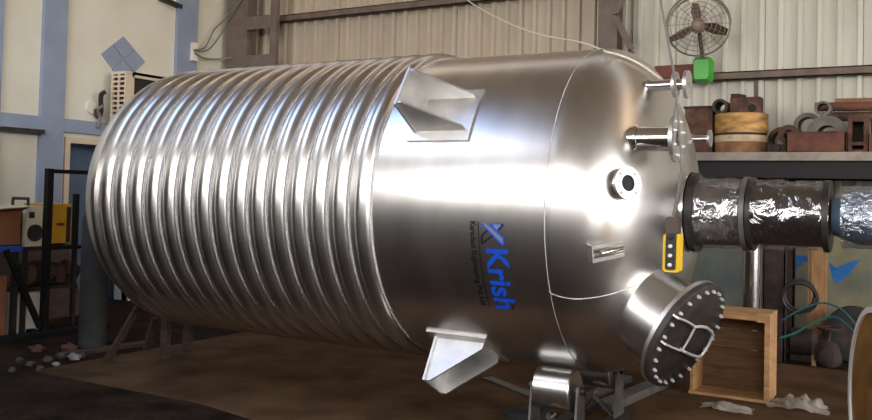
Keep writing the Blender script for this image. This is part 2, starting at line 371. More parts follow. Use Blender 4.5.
obj('girt_splice', MB().box((g0.x, YB - .13, g0.z - .085), (g1.x, YB - .101, g0.z + .055)), 'red_oxide', back)

# ---- battened steel columns
def column(name, u0, ua, ub, u1, batt, label, Yc, lace=False):
    x0, xa, xb, x1 = [atY(u, 30, Yc).x for u in (u0, ua, ub, u1)]
    cx = (x0 + x1) / 2; root = empty(name, (cx, Yc, 0), label, None, kind='structure')
    for (a_, b_, dp) in ((x0, xa, .2), (xb, x1, .07)):
        mb = MB().box((a_, Yc, 0), (b_, Yc + .012, ZR)).box((a_, Yc + .012, 0), (a_ + .012, Yc + dp, ZR)).box((b_ - .012, Yc + .012, 0), (b_, Yc + dp, ZR))
        obj('channel', mb, 'column_paint', root)
    if not lace:
        for (v0, v1) in batt:
            za, zb = atY((ua + ub) / 2, v1, Yc).z, atY((ua + ub) / 2, v0, Yc).z
            obj('batten_plate', MB().box((xa - .02, Yc - .012, za), (xb + .02, Yc - .001, zb)), 'column_paint', root)
        zs = atY(250, 55, Yc).z - .62
        while zs > .3:
            obj('batten_plate', MB().box((xa - .02, Yc - .012, zs - .12), (xb + .02, Yc - .001, zs + .12)), 'column_paint', root); zs -= .62
    else:
        z = atY(620, 46, Yc).z - 4 * .75; s = 1
        while z < ZR - .8:
            p, q = (xa - .03, Yc - .008, z if s > 0 else z + .42), (xb + .03, Yc - .008, z + .42 if s > 0 else z)
            obj('lacing_bar', MB().bar(p, q, .014, .07), 'column_paint', root); z += .42; s = -s
    return root
column('steel_column', 227, 247, 270, 276, [(-40, -20), (16, 29), (55, 68)], 'grey-brown battened steel column in the wall corner', YB - .35)
column('steel_column', 598, 617, 630, 631.5, [], 'grey-brown laced steel column at the corrugated wall', YB - .25, lace=True)

# ================================================================== THE TANK
TY, TZ, R = 5.159, 1.432, 1.0
X0, XS = -5.34, -1.755                 # shell left end, head seam
XH, HD = XS + .03, .5                  # head ellipsoid centre, depth
tank = empty('reactor_tank', ((X0 + XS) / 2, TY, TZ - R), 'large horizontal stainless steel reactor tank with ribbed half-pipe jacket', 'tank')
AX = Vector((1, 0, 0))
def cylpt(x, phi, r=R): return Vector((x, TY - r * math.cos(phi), TZ + r * math.sin(phi)))
def hit_cyl(u, v, r=R):
    d = ray(u, v); o = EYEP; A = d.y ** 2 + d.z ** 2; B = 2 * (d.y * (o.y - TY) + d.z * (o.z - TZ)); C = (o.y - TY) ** 2 + (o.z - TZ) ** 2 - r * r
    D = B * B - 4 * A * C
    if D < 0: D = 0
    q = o + d * ((-B - math.sqrt(D)) / 2 / A); return q, math.atan2(q.z - TZ, TY - q.y)
def hit_head(u, v, e=0.0):
    d = ray(u, v); s = Vector((1 / (HD + e), 1 / (R + e), 1 / (R + e))); o = EYEP - Vector((XH, TY, TZ))
    o = Vector((o.x * s.x, o.y * s.y, o.z * s.z)); dd = Vector((d.x * s.x, d.y * s.y, d.z * s.z))
    A, B, C = dd.dot(dd), 2 * o.dot(dd), o.dot(o) - 1; D = B * B - 4 * A * C
    if D < 0: return None
    return EYEP + d * ((-B - math.sqrt(D)) / 2 / A)
def head_n(p):
    q = p - Vector((XH, TY, TZ)); return Vector((q.x / HD ** 2, q.y, q.z)).normalized()
def lathe_tank(prof, n=160): return MB().lathe((0, TY, TZ), AX, prof, n, caps=False)
obj('shell', lathe_tank([(X0, R)] + [(X0 + (XH - X0) * i / 24, R) for i in range(1, 25)]), 'steel', tank)
obj('dished_head', lathe_tank([(XH + HD * math.sin(PI / 2 * i / 40), R * math.cos(PI / 2 * i / 40) if i < 40 else 0.0) for i in range(41)], 128), 'head_steel', tank, label='polished dished end with nozzles and manway', smooth=60)
obj('rear_dished_head', lathe_tank([(X0 - HD * math.sin(PI / 2 * i / 24), R * math.cos(PI / 2 * i / 24) if i < 24 else 0.0) for i in range(25)], 96), 'head_steel', tank, smooth=60)
obj('end_flange_band', lathe_tank([(X0 - .005, R), (X0 - .005, R + .022), (X0 + .03, R + .022), (X0 + .03, R)]), 'coil_steel', tank)
# half pipe coils
CX0, CP = -5.187, (5.187 - 2.915) / 14
prof = [(-.056, R)] + [(-.052 * math.cos(PI * i / 14), R + .006 + .040 * math.sin(PI * i / 14)) for i in range(15)] + [(.056, R)]
cm = mesh_of(lathe_tank(prof), 'jacket_coil', 'coil_steel', (0, TY, TZ), smooth=50)
wb = MB()
for sx in (-.057, .057): wb.tube([cylpt(sx, 2 * PI * i / 160, R + .003) for i in range(160)], .006, 6, closed=True)
wm = mesh_of(wb, 'weld_bead', 'weld', (0, TY, TZ))
for i in range(15):
    c = inst(cm, 'jacket_coil', tank, Matrix.Translation((CX0 + CP * i, TY, TZ)))
    w_ = bpy.data.objects.new('weld_bead', wm); COL.objects.link(w_); w_.parent = c
# weld seams
obj('girth_weld', MB().tube([cylpt(XS, 2 * PI * i / 160, R + .0005) for i in range(160)], .0024, 6, closed=True), 'weld', tank)
sp = [hit_cyl(549, 291)[0], hit_cyl(552, 294)[0]] + [hit_head(u, v) for u, v in ((566, 298), (580, 299), (595, 297.5), (610, 294.5), (625, 289.5), (640, 284), (655, 276.5), (668, 268), (680, 258))]
obj('head_weld', MB().tube(smooth_path([p for p in sp if p]), .0026, 6), 'weld', tank)

# support brackets
def bracket(phc):
    xa, xb = -2.61, -2.29; dph = math.radians(6.2); out = .275; T = .012
    pm = MB(); n = 8; vs = []
    for rr in (R - .002, R + .014):
        for i in range(n + 1):
            ph = phc + math.radians(-10.5 + 21 * i / n)
            vs += [cylpt(-2.665, ph, rr), cylpt(-2.255, ph, rr)]
    N2 = 2 * (n + 1); fs = []
    for i in range(n): k = 2 * i; fs += [(k, k + 1, k + 3, k + 2), (N2 + k, N2 + k + 2, N2 + k + 3, N2 + k + 1), (k, k + 2, N2 + k + 2, N2 + k), (k + 1, N2 + k + 1, N2 + k + 3, k + 3)]
    fs += [(0, N2, N2 + 1, 1), (N2 - 2, N2 - 1, 2 * N2 - 1, 2 * N2 - 2)]
    pm.add(vs, fs); pad = obj('support_bracket', pm, 'plate_steel', tank)
    rad = Vector((0, -math.cos(phc), math.sin(phc))); tan = Vector((0, math.sin(phc), math.cos(phc)))
    base = Vector((0, TY, TZ)) + rad * (R + .005); hw = math.sin(dph) * 1.09
    P = lambda x, o, t: base + AX * x + rad * o + tan * t
    obj('base_plate', MB().prism([P(xa - .012, 0, -hw - .02), P(xa - .012, 0, hw + .02), P(xa - .012, out, hw + .02), P(xa - .012, out, -hw - .02)], AX * .014), 'plate_steel', pad)
    for s in (-1, 1):
        t = s * hw
        obj('gusset', MB().prism([P(xa, -.004, t - T / 2), P(xb, -.004, t - T / 2), P(xb, .035, t - T / 2), P(xa + .03, out - .005, t - T / 2), P(xa, out - .005, t - T / 2)], tan * T), 'plate_steel', pad)
bracket(math.radians(32.5)); bracket(math.radians(-60))

# nozzles
bolt_me = mesh_of(MB().lathe((0, 0, 0), (0, 0, 1), [(-.006, .0135), (.014, .0135), (.014, .008), (.024, .008)], 6), 'bolt', 'zinc')
def nozzle(p, d, L, rp, rf, ft, nb=0, inner=.6, blind=False, name='nozzle', back=.08, extra=None):
    d = Vector(d).normalized(); p = Vector(p)
    nk = obj(name, MB().lathe(p, d, [(-back, rp), (L, rp)], 28, caps=False).lathe(p, d, [(-.004, rp + .012), (.012, rp + .004)], 28, caps=False), 'bright_steel', tank)
    fl = MB().ringdisc(p, d, L - ft, L, rp * inner, rf, 36); obj('flange', fl, 'plate_steel', nk)
    obj('bore', MB().lathe(p, d, [(L - ft * .6, .0), (L - ft * .6, rp * inner + .001)], 24, caps=False), 'bright_steel' if blind else 'bore', nk)
    if extra: obj('blind_flange', MB().lathe(p, d, [(L + extra, rf), (L + extra + ft, rf)], 36), 'bright_steel', nk)
    for i in range(nb):
        a_, b_, _ = basis(d); th = 2 * PI * (i + .5) / nb
        inst(bolt_me, 'bolt', nk, frame_m(p + d * L + (a_ * math.cos(th) + b_ * math.sin(th)) * (rf + rp) / 2, d) @ Matrix.Scale(.7, 4))
    return nk
pN = hit_head(622, 184); nozzle(pN, head_n(pN), .05, .052, .088, .02, 4, inner=.85, name='nozzle')
pN = hit_head(637, 139); xe = atY(678, 138, pN.y).x; nozzle(pN, AX, xe - pN.x, .068, .126, .022, 8, name='nozzle', back=.15)
pN = hit_head(649, 86); xe = atY(677, 86, pN.y).x; nozzle(pN, AX, xe - pN.x, .033, .075, .018, 0, name='nozzle', back=.15)
xe2 = atY(689, 86, pN.y).x
nozzle(Vector((xe, pN.y, pN.z)), AX, xe2 - xe, .028, .08, .02, 0, name='nozzle_extension', blind=True)
pF = atY(711, 138.5, 5.62); r2 = min(.99, ((pF.y - TY) ** 2 + (pF.z - TZ) ** 2)); xb = XH + HD * math.sqrt(1 - r2)
nozzle(Vector((xb, pF.y, pF.z)), AX, pF.x - xb, .02, .056, .015, 0, name='nozzle')

# manway
nM = Vector((.874, -.243, -.421)).normalized()
cF = Vector((-1.145, 4.716, .766)); L = .25
mw = obj('manway', MB().lathe(cF, nM, [(-L - .25, .25), (-.03, .25)], 56, caps=False), 'head_steel', tank)
obj('flange', MB().ringdisc(cF, nM, -.044, -.021, .2, .322, 64), 'plate_steel', mw)
obj('cover', MB().lathe(cF, nM, [(-.020, .0), (-.020, .319), (.010, .319), (.014, .313), (.014, .0)], 64, caps=False), 'dark_cover', mw, label='dark flat blind cover ringed with bolts')
a_, b_, _ = basis(nM)
for i in range(24):
    th = 2 * PI * (i + .5) / 24
    inst(bolt_me, 'bolt', mw, frame_m(cF + nM * .018 + (a_ * math.cos(th) + b_ * math.sin(th)) * .285, nM) @ Matrix.Scale(.72, 4))
def plane_hit(u, v, o, n):
    d = ray(u, v); return EYEP + d * ((o - EYEP).dot(n) / d.dot(n))
oh = cF + nM * .04
hp = [plane_hit(u, v, oh, nM) for u, v in ((678, 318), (686, 321), (693, 325), (694.5, 328.5), (689, 339), (683, 349), (680, 350.5), (672, 347.5), (665, 344))]
h2 = [plane_hit(u, v, oh, nM) for u, v in ((695.5, 327), (701, 326.5), (706.5, 327.5), (712, 332), (713, 335.5), (708, 346), (702, 355), (698, 357), (690, 354.5), (684, 351.5))]
foot = lambda p: p - nM * .03
obj('handle', MB().tube([foot(hp[0])] + hp + [foot(hp[-1])], .0065, 8), 'zinc', mw)
obj('handle', MB().tube([foot(h2[0])] + h2 + [foot(h2[-1])], .0085, 8), 'zinc', mw)

# nameplate bracket on head
q1, q2, q3, q4 = [hit_head(u, v, .035) for u, v in ((591, 246), (623, 241), (624, 256), (592, 263))]
nn = head_n((q1 + q3) / 2)
nb_ = obj('nameplate_bracket', MB().prism([q1, q1.lerp(q4, .18), q2.lerp(q3, .18), q2], nn * .008).prism([q4.lerp(q1, .22), q4, q3, q3.lerp(q2, .22)], nn * .008).prism([q1 - nn * .06, q4 - nn * .06, q4 + nn * .008, q1 + nn * .008], (q2 - q1).normalized() * .008), 'plate_steel', tank, label='small open steel nameplate bracket')
obj('stub', MB().cyl(q1.lerp(q4, .5).lerp(q2.lerp(q3, .5), .25) + nn * .012, q1.lerp(q4, .42).lerp(q2.lerp(q3, .42), .95) + nn * .012, .014, 14), 'bright_steel', nb_)

# logo on shell
def text_mesh(body, bold=0.0):
    cu = bpy.data.curves.new('t', 'FONT'); cu.body = body; cu.offset = bold; cu.resolution_u = 3
    o = bpy.data.objects.new('t', cu); COL.objects.link(o); bpy.context.view_layer.update()
    me = bpy.data.meshes.new_from_object(o.evaluated_get(bpy.context.evaluated_depsgraph_get()))
    vs = [v.co.copy() for v in me.vertices]; fs = [tuple(p.vertices) for p in me.polygons]
    bpy.data.objects.remove(o); bpy.data.curves.remove(cu); bpy.data.meshes.remove(me)
    return vs, fs
def on_shell(pts, fs, xa, xb, pa_, pb_, name, mt, box=None, off=.0035, shear=0.0):
    xs = [p[0] for p in pts]; ys = [p[1] for p in pts]
    lo = (min(xs), min(ys)) if box is None else box[:2]; hi = (max(xs), max(ys)) if box is None else box[2:]
    vs = []
    for p in pts:
        s = (p[0] - lo[0]) / (hi[0] - lo[0]); t = (p[1] - lo[1]) / (hi[1] - lo[1])
        vs.append(cylpt(xa + (xb - xa) * t, pa_ + (pb_ - pa_) * s, R + off))
    mb = MB(); mb.add(vs, fs); me_o = obj(name, mb, mt, tank, smooth=0); return me_o
hx = lambda u, v: hit_cyl(u, v)[0].x
hph = lambda u, v: hit_cyl(u, v)[1]
vs, fs = text_mesh('Krish', .022)
XA, XB = hx(486, 252) - .0, hx(508, 252)
on_shell(vs, fs, XA, XB, hph(498, 249), hph(505, 309), 'logo_lettering', 'logo_blue')
vs, fs = text_mesh('Karadani Engineering Pvt. Ltd.', .035)
sx0, sx1 = hx(468.5, 224), hx(476, 224)
on_shell(vs, fs, sx0, sx1, hph(472, 221), hph(486, 306), 'company_lettering', 'logo_black')
lp = [];
for i in range(17): lp += [(i / 16, 0), (i / 16, 1)]
on_shell(lp, [(2 * i, 2 * i + 2, 2 * i + 3, 2 * i + 1) for i in range(16)], sx1 + .012, sx1 + .018, hph(480, 222), hph(490, 307), 'logo_rule', 'logo_black')
# crossed emblem: pale blue ribbon with blue edges, black-edged second ribbon
def shell_poly(name, mt, pix, off): 
    vs_ = []
    for (zx, zy) in pix:
        q_, ph_ = hit_cyl(462 + zx / 8.4, 214 + zy / 8.4); vs_.append(cylpt(q_.x, ph_, R + off))
    return (vs_, [tuple(range(len(vs_)))])
def shell_polys(name, mt, polys, off):
    mb = MB()
    for pl in polys: mb.add(*shell_poly(name, mt, pl, off))
    obj(name, mb, mt, tank, smooth=0)
def stroke(pts, w_):
    out = []
    for (x0_, y0_), (x1_, y1_) in zip(pts, pts[1:]):
        dx, dy = x1_ - x0_, y1_ - y0_; l_ = math.hypot(dx, dy); nx, ny = -dy / l_ * w_ / 2, dx / l_ * w_ / 2
        out.append([(x0_ + nx, y0_ + ny), (x1_ + nx, y1_ + ny), (x1_ - nx, y1_ - ny), (x0_ - nx, y0_ - ny)])
    return out
shell_polys('logo_emblem', 'logo_pale', [[(165, 80), (200, 80), (350, 205), (350, 262)], [(248, 80), (345, 82), (300, 138), (262, 125)]], .003)
shell_polys('logo_emblem', 'logo_blue', stroke([(163, 80), (260, 180), (348, 265)], 13) + stroke([(240, 82), (352, 205), (352, 265)], 13) + stroke([(245, 82), (340, 84)], 10), .0038)
shell_polys('logo_emblem', 'logo_black', stroke([(215, 135), (168, 183), (168, 250), (256, 180)], 16) + stroke([(347, 86), (304, 136)], 16), .0042)
vs, fs = text_mesh('TM', .01)
on_shell(vs, fs, hx(511.5, 306), hx(514.5, 306), hph(512, 304), hph(512, 309), 'trademark_lettering', 'logo_black')

# agitator drive along the tank axis
def axx(u): return atY(u, 213, TY).x
AO = Vector((0, TY, TZ))
lat = lambda pr, n=48: MB().lathe(AO, AX, pr, n)
xf = axx(690)
ag = obj('agitator_housing', lat([(XH + .42, .19), (xf + .07, .19), (axx(747) - .02, .185), (axx(747) - .02, .185)]), 'grey_steel', tank, label='dark agitator housing flanged to the dished end')
obj('mounting_flange', lat([(xf - .025, .24), (xf + .012, .24), (xf + .012, .20), (xf + .012, .19)]), 'bright_steel', ag)
obj('mounting_flange', lat([(xf + .02, .19), (xf + .02, .235), (xf + .055, .235), (xf + .055, .19)]), 'dark_steel', ag)
obj('lantern_flange', lat([(axx(745), .19), (axx(745), .215), (axx(750), .215), (axx(750), .19)]), 'grey_steel', ag)
obj('lantern_flange', lat([(axx(751), .17), (axx(751), .21), (axx(755.5), .21), (axx(755.5), .17)]), 'dark_steel', ag)
obj('lantern', lat([(axx(750), .172), (axx(826), .172)]), 'dark_steel', ag)
obj('gearbox_flange', lat([(axx(825), .17), (axx(825), .20), (axx(831), .20), (axx(831), .15)]), 'dark_steel', ag)
xm = axx(833)
obj('drive_motor', lat([(xm, .1), (xm + .1, .14), (xm + .14, .15), (xm + .55, .15), (xm + .58, .12), (xm + .6, 0.0)]), 'motor_blue', ag)
def wrap(x0, x1, r0, r1, mt, seed, nm):
    n, mm = 64, 26; mb = MB(); vs = []
    for j in range(mm + 1):
        t = j / mm; x = x0 + (x1 - x0) * t
        for i in range(n):
            th = 2 * PI * i / n; rr = r0 + (r1 - r0) * t
            k = noise.noise(Vector((x * 14 + th * 1.2, math.cos(th) * 4 + seed, math.sin(th) * 4))) * .010 + noise.noise(Vector((x * 40, math.cos(th) * 9 + seed, math.sin(th) * 9))) * .005
            vs.append(cylpt(x, th, rr + k + .012))
    mb.add(vs, [(j * n + i, j * n + (i + 1) % n, (j + 1) * n + (i + 1) % n, (j + 1) * n + i) for j in range(mm) for i in range(n)])
    obj(nm, mb, mt, ag, smooth=30, label='crinkled clear plastic wrapping')
wrap(xf + .06, axx(744), .195, .19, 'film', 1, 'plastic_wrap'); wrap(axx(752), axx(832), .185, .18, 'film', 5, 'plastic_wrap'); wrap(xm + .05, xm + .57, .158, .158, 'film_blue', 9, 'plastic_wrap')

# ================================================================== ROLLER STANDS
def roller_stand(xc, label, wid, front=True):
    root = empty('roller_stand', (xc, TY, 0.012), label, 'roller stand')
    for s in (-1, 1):
        ph = math.radians(-90 + s * 19); rr = .125
        c = cylpt(xc, ph, R + rr + (.004 if front else .052)); cz = c.z
        ro = obj('roller', MB().lathe(c, AX, [(-wid / 2, .05), (-wid / 2, rr - .008), (-wid / 2 + .008, rr), (wid / 2 - .008, rr), (wid / 2, rr - .008), (wid / 2, .05)], 40), 'coil_steel' if front else 'dark_steel', root)
        obj('axle', MB().cyl(c - AX * (wid / 2 + .06), c + AX * (wid / 2 + .06), .024, 14), 'dark_steel', ro)
        for q in (-1, 1):
            xq = xc + q * (wid / 2 + .022)
            obj('bearing_plate', MB().prism([(xq, c.y - .09, .07), (xq, c.y + .09, .07), (xq, c.y + .045, cz + .03), (xq, c.y - .045, cz + .03)], (.014 * q, 0, 0)), 'grey_steel', root)
        for q in (-1, 1):
            obj('stay', MB().bar((xc + q * (wid / 2 + .01), c.y - .02 * q, .06), (xc - q * .02, c.y - .10, .225), .012, .05, (0, 1, 0)), 'grey_steel', root)
    for q in (-1, 1):
        xq = xc + q * (wid / 2 + .02)
        obj('base_beam', MB().box((xq - .04, TY - .62, .0125), (xq + .04, TY + .62, .07)), 'dark_steel', root)
    return root
RX = hit_cyl(545, 352)[0].x
roller_stand(RX, 'steel roller stand with bright roller under the plain end of the tank', .23)

print('RX', RX)
# flat bars of the frame lying under the tank
def lie(name, pa_, pb_, w_, h_, mt, label, cat, z=None):
    p, q = atZ(*pa_), atZ(*pb_)
    zz = (.013 if z is None else z) + h_ / 2; p.z = q.z = zz
    return obj(name, MB().bar(p, q, w_, h_), mt, label=label, cat=cat)
lie('flat_bar', (487, 380), (546, 403), .10, .012, 'grey_steel', 'grey flat steel bar lying beside the bright roller', 'bar')
lie('steel_beam', (604, 413), (676, 381), .12, .06, 'grey_steel', 'grey steel beam on the floor pointing at the manway', 'beam')
lie('steel_angle', (590, 402), (628, 383), .07, .05, 'grey_steel', 'short grey steel angle behind the bearing plate', 'bar')
c = atZ(528, 428); c.z = .055
wl = MB(); wl.lathe(c + Vector((0, 0, .012)), (0, 0, 1), [(-.05, .09), (-.05, .13), (-.03, .15), (.03, .15), (.05, .13), (.05, .09), (-.05, .09)], 28, caps=False)
obj('rubber_wheel', wl, 'tyre', label='black rubber wheel lying on the floor by the roller', cat='wheel')

# ================================================================== LEFT SIDE THINGS
# air conditioner on the wall
ax0 = XL + .14
g1_, g2_ = atX(110, 72, ax0 + .27), None
acz1 = atX(128, 71, ax0 + .27).z; acz0 = acz1 - .68
acy0 = atX(125.5, 95, ax0 + .27).y; acy1 = acy0 + .85
ac = empty('air_conditioner_unit', (ax0 + .19, (acy0 + acy1) / 2, acz0), 'cream outdoor air conditioner unit on the wall below the blue diamond', 'air conditioner')
T = .02
ad = .27
bx = MB().box((ax0, acy0 + .012, acz0), (ax0 + .02, acy1, acz1)).box((ax0, acy1 - .02, acz0), (ax0 + ad - .02, acy1, acz1)).box((ax0, acy0, acz0), (ax0 + ad, acy1, acz0 + .03)).box((ax0, acy0, acz1 - .035), (ax0 + ad, acy1, acz1))
obj('casing', bx, 'ac_cream', ac)
obj('coil', MB().box((ax0 + .03, acy0 + .03, acz0 + .03), (ax0 + ad - .05, acy1 - .03, acz1 - .036)), 'ac_dark', ac)
for i in range(10):
    z = acz0 + .03 + (acz1 - acz0 - .065) * (i + .5) / 10
    obj('grille_bar', MB().box((ax0 + .004, acy0, z - .012), (ax0 + ad - .004, acy0 + .012, z + .012)), 'ac_cream', ac)
for xx in (ax0 + .012, ax0 + .135, ax0 + ad - .012):
    obj('grille_upright', MB().box((xx - .014, acy0 - .003, acz0), (xx + .014, acy0 + .014, acz1)), 'ac_cream', ac)
fx = ax0 + ad - .015; yc, zc = (acy0 + acy1) / 2 + .03, (acz0 + acz1) / 2
fm = MB().box((fx, acy0, acz0 + .03), (fx + .015, acy0 + .13, acz1 - .03)).box((fx, acy1 - .1, acz0 + .03), (fx + .015, acy1, acz1 - .03)).box((fx, acy0 + .1, acz0), (fx + .015, acy1 - .08, acz0 + .07)).box((fx, acy0 + .1, acz1 - .07), (fx + .015, acy1 - .08, acz1))
obj('front_panel', fm, 'ac_cream', ac)
for k in range(3): obj('fan_ring', MB().tube([Vector((fx + .012, yc + (.08 + .08 * k) * math.cos(t_ * PI / 14), zc + (.08 + .08 * k) * math.sin(t_ * PI / 14))) for t_ in range(28)], .006, 6, closed=True), 'ac_dark', ac)
obj('fan_blades', MB().prism([(fx - .02, yc + .02, zc), (fx - .02, yc + .2, zc + .08), (fx - .02, yc + .12, zc + .2)], (-.01, 0, 0)).prism([(fx - .02, yc, zc), (fx - .02, yc - .2, zc + .08), (fx - .02, yc - .18, zc - .08)], (-.01, 0, 0)).prism([(fx - .02, yc, zc), (fx - .02, yc + .02, zc - .22), (fx - .02, yc + .16, zc - .16)], (-.01, 0, 0)), 'ac_cream', ac)
for y in (acy0 + .12, acy1 - .12): obj('wall_arm', MB().box((XL, y - .02, acz0 - .04), (ax0 + ad, y + .02, acz0)).box((XL, y - .02, acz0 - .34), (XL + .04, y + .02, acz0)), 'dark_steel', ac)
# valve cover and pipes at the side of it
vb0, vb1 = atX(97, 90, XL + .1), atX(106, 120, XL + .1)
obj('refrigerant_pipe', MB().tube(smooth_path([atX(105, 92, XL + .2), atX(101, 96, XL + .14), atX(101, 112, XL + .08), atX(98, 117, XL + .05), atX(95, 109, XL + .03)]), .03, 8), 'ac_dark', ac)
obj('drain_hose', MB().tube(smooth_path([atX(103, 106, XL + .16), atX(98, 110, XL + .10), atX(100, 117, XL + .08), atX(97.5, 128, XL + .08)]), .02, 8), 'wire_grey', ac)
obj('wall_plug', MB().lathe(atX(91, 107.5, XL), (1, 0, 0), [(0, .085), (.03, .08), (.035, .03)], 20), 'white_box', ac)

# diamond tiles on wall (four blue glass tiles)
dc = [atX(u, v, XL + .012) for u, v in ((123.5, 36), (145.5, 62), (122, 84), (101, 53.5))]
def lerp2(s, t): return dc[0].lerp(dc[1], s).lerp(dc[3].lerp(dc[2], s), t)
dm = empty('wall_diamond', (XL, sum(p.y for p in dc) / 4, min(p.z for p in dc)), 'blue diamond of four square tiles on the cream wall', 'wall tiles')
g = .012
for i in range(2):
    for j in range(2):
        s0, s1, t0, t1 = i / 2 + g, i / 2 + .5 - g, j / 2 + g, j / 2 + .5 - g
        obj('tile', MB().prism([lerp2(s0, t0) - Vector((.012, 0, 0)), lerp2(s1, t0) - Vector((.012, 0, 0)), lerp2(s1, t1) - Vector((.012, 0, 0)), lerp2(s0, t1) - Vector((.012, 0, 0))], (.016, 0, 0)), 'blue_wall', dm)
# switch box and cables near corner
sb0 = atX(193, 52, XL + PX); 
cb = empty('cable_clip', (XL + PX, sb0.y, sb0.z - .1), 'white cable clip box with looping grey cables by the column', 'cable box')
obj('box', MB().box((XL + PX, sb0.y - .05, sb0.z - .13), (XL + PX + .05, sb0.y + .05, sb0.z + .13)), 'white_box', cb)
for pts in (((194, 50), (205, 47), (214, 30), (224, 20), (240, 0), (250, -20)), ((195, 51), (208, 50), (219, 37), (226, 24), (240, 2), (250, -18)), ((195, 53), (204, 58), (218, 59), (232, 58))):
    obj('cable', MB().tube(smooth_path([atX(u, v, XL + .13) if u < 230 else atY(u, v, YB - .38) for u, v in pts]), .012, 6), 'wire_grey', cb)

# black frame rack
rk = [atZ(46.5, 331), atZ(96, 338)]
RXp = -7.55
yA, yB2 = atX(46.5, 250, RXp).y, atX(94, 250, RXp).y; zT = atX(60, 172, RXp).z
rack = empty('black_frame_rack', (RXp, (yA + yB2) / 2, 0), 'black square-tube frame rack standing before the side wall', 'rack')
tw = .062
obj('post', MB().box((RXp - tw / 2, yA - tw / 2, 0), (RXp + tw / 2, yA + tw / 2, zT + .03)), 'black_paint', rack)
obj('post', MB().box((RXp - tw / 2, yB2 - tw / 2, 0), (RXp + tw / 2, yB2 + tw / 2, zT + .03)), 'black_paint', rack)
obj('top_bar', MB().box((RXp - .03, yA + tw / 2, zT - .015), (RXp + .03, yB2 - tw / 2, zT + .025)), 'black_paint', rack)
zM = atX(60, 247, RXp).z
obj('middle_bar', MB().box((RXp - .02, yA + tw / 2, zM - .025), (RXp + .02, yB2 - tw / 2, zM + .01)), 'black_paint', rack)
ym = atX(75, 230, RXp).y
obj('upright', MB().box((RXp - .02, ym - .025, zM + .01), (RXp + .02, ym + .025, atX(75, 194, RXp).z)), 'black_paint', rack)
obj('foot_bar', MB().box((RXp - .05, yA - .55, 0), (RXp + .1, yB2 + .15, .06)), 'black_paint', rack)
obj('brace', MB().bar(atX(6, 250, RXp), (RXp, yA - .04, .1), .04, .05), 'black_paint', rack)
obj('foot_bar', MB().box((RXp - .22, yA - .04, 0), (RXp - .051, yA + .04, .06)), 'black_paint', rack)
# bench behind the rack
zb = atX(20, 244, -7.95).z
y0, y1 = atX(-30, 244, -7.7).y, atX(23, 244, -7.7).y
bench = empty('blue_bench', (-8.0, (y0 + y1) / 2, 0), 'blue-topped work bench carrying a brown carton', 'bench')
obj('bench_top', MB().box((-8.3, y0, zb - .055), (-7.7, y1, zb)), 'blue_bench', bench)
for yy in (y0 + .05, y1 - .05):
    for xx in (-8.26, -7.74): obj('leg', MB().box((xx - .025, yy - .025, 0), (xx + .025, yy + .025, zb - .055)), 'dark_steel', bench)
y2, y3 = atX(24.5, 244, -7.7).y, atX(79, 244, -7.7).y
sh = empty('steel_shelf_stand', (-8.0, (y2 + y3) / 2, 0), 'dark steel stand carrying the cream and yellow machines', 'stand')
obj('shelf', MB().box((-8.25, y2, zb - .05), (-7.7, y3, zb - .012)), 'dark_steel', sh)
zs_ = atX(40, 287, -7.7).z
obj('shelf', MB().box((-8.25, y2, zs_ - .03), (-7.7, y3, zs_)), 'dark_steel', sh)
for yy in (y2 + .03, y3 - .03):
    for xx in (-8.22, -7.73): obj('leg', MB().box((xx - .02, yy - .02, 0), (xx + .02, yy + .02, zb - .05)), 'dark_steel', sh)
def box_at(name, u0, u1, v0, v1, xf_, dep, zbase, mt, label, cat, parts=None):
    ya, yb_ = atX(u0, v1, xf_).y, atX(u1, v1, xf_).y; zt = atX((u0 + u1) / 2, v0, xf_).z
    return ya, yb_, zt
ya, yb_, zt = box_at('', -8, 21.5, 211, 238, -7.76, .4, zb, '', '', '')
ct = empty('cardboard_carton', (-7.95, (ya + yb_) / 2, zb), 'brown open cardboard carton on the blue bench', 'carton')
obj('carton_body', MB().box((-8.2, ya, zb), (-7.76, ya + .012, zt)).box((-8.2, yb_ - .012, zb), (-7.76, yb_, zt)).box((-7.772, ya, zb), (-7.76, yb_, zt)).box((-8.2, ya, zb), (-8.188, yb_, zt)).box((-8.2, ya, zb), (-7.76, yb_, zb + .01)), 'cardboard', ct)
obj('flap', MB().prism([(-7.77, ya, zt), (-7.77, yb_, zt), (-7.68, yb_ + .02, zt + .035), (-7.68, ya, zt + .015)], (0, 0, .008)), 'cardboard', ct)
ya, yb_, zt = box_at('', 25, 41.5, 206, 245, -7.74, .4, zb, '', '', '')
z_ = zb - .012
md = empty('welding_machine', (-7.95, (ya + yb_) / 2, z_), 'cream welding machine with a round vent behind the black post', 'machine')
obj('casing', MB().box((-8.2, ya, z_), (-7.74, yb_, zt)), 'device_cream', md)
vc = Vector((-7.74, (ya + yb_) / 2 + .01, z_ + (zt - z_) * .33))
obj('vent', MB().lathe(vc, (1, 0, 0), [(0, .085), (.012, .085), (.012, .07), (.004, .065), (.004, .0)], 24, caps=False), 'ac_dark', md)
obj('display', MB().box((-7.739, ya + .03, zt - .12), (-7.735, ya + .09, zt - .06)), 'ac_dark', md)
obj('handle', MB().tube([(-8.1, (ya + yb_) / 2, zt), (-8.1, (ya + yb_) / 2, zt + .07), (-7.85, (ya + yb_) / 2, zt + .07), (-7.85, (ya + yb_) / 2, zt)], .016, 8), 'ac_dark', md)
ya, yb_, zt = box_at('', 50.5, 70.5, 204, 246, -7.74, .4, zb, '', '', '')
ymac = empty('yellow_machine', (-7.95, (ya + yb_) / 2, z_), 'yellow boxy welding machine beside the black post', 'machine')
obj('casing', MB().box((-8.2, ya, z_ + .02), (-7.74, yb_, zt)), 'yellow_paint', ymac)
obj('badge', MB().box((-7.739, ya + .06, z_ + .2), (-7.735, ya + .15, z_ + .23)), 'rust_red', ymac)
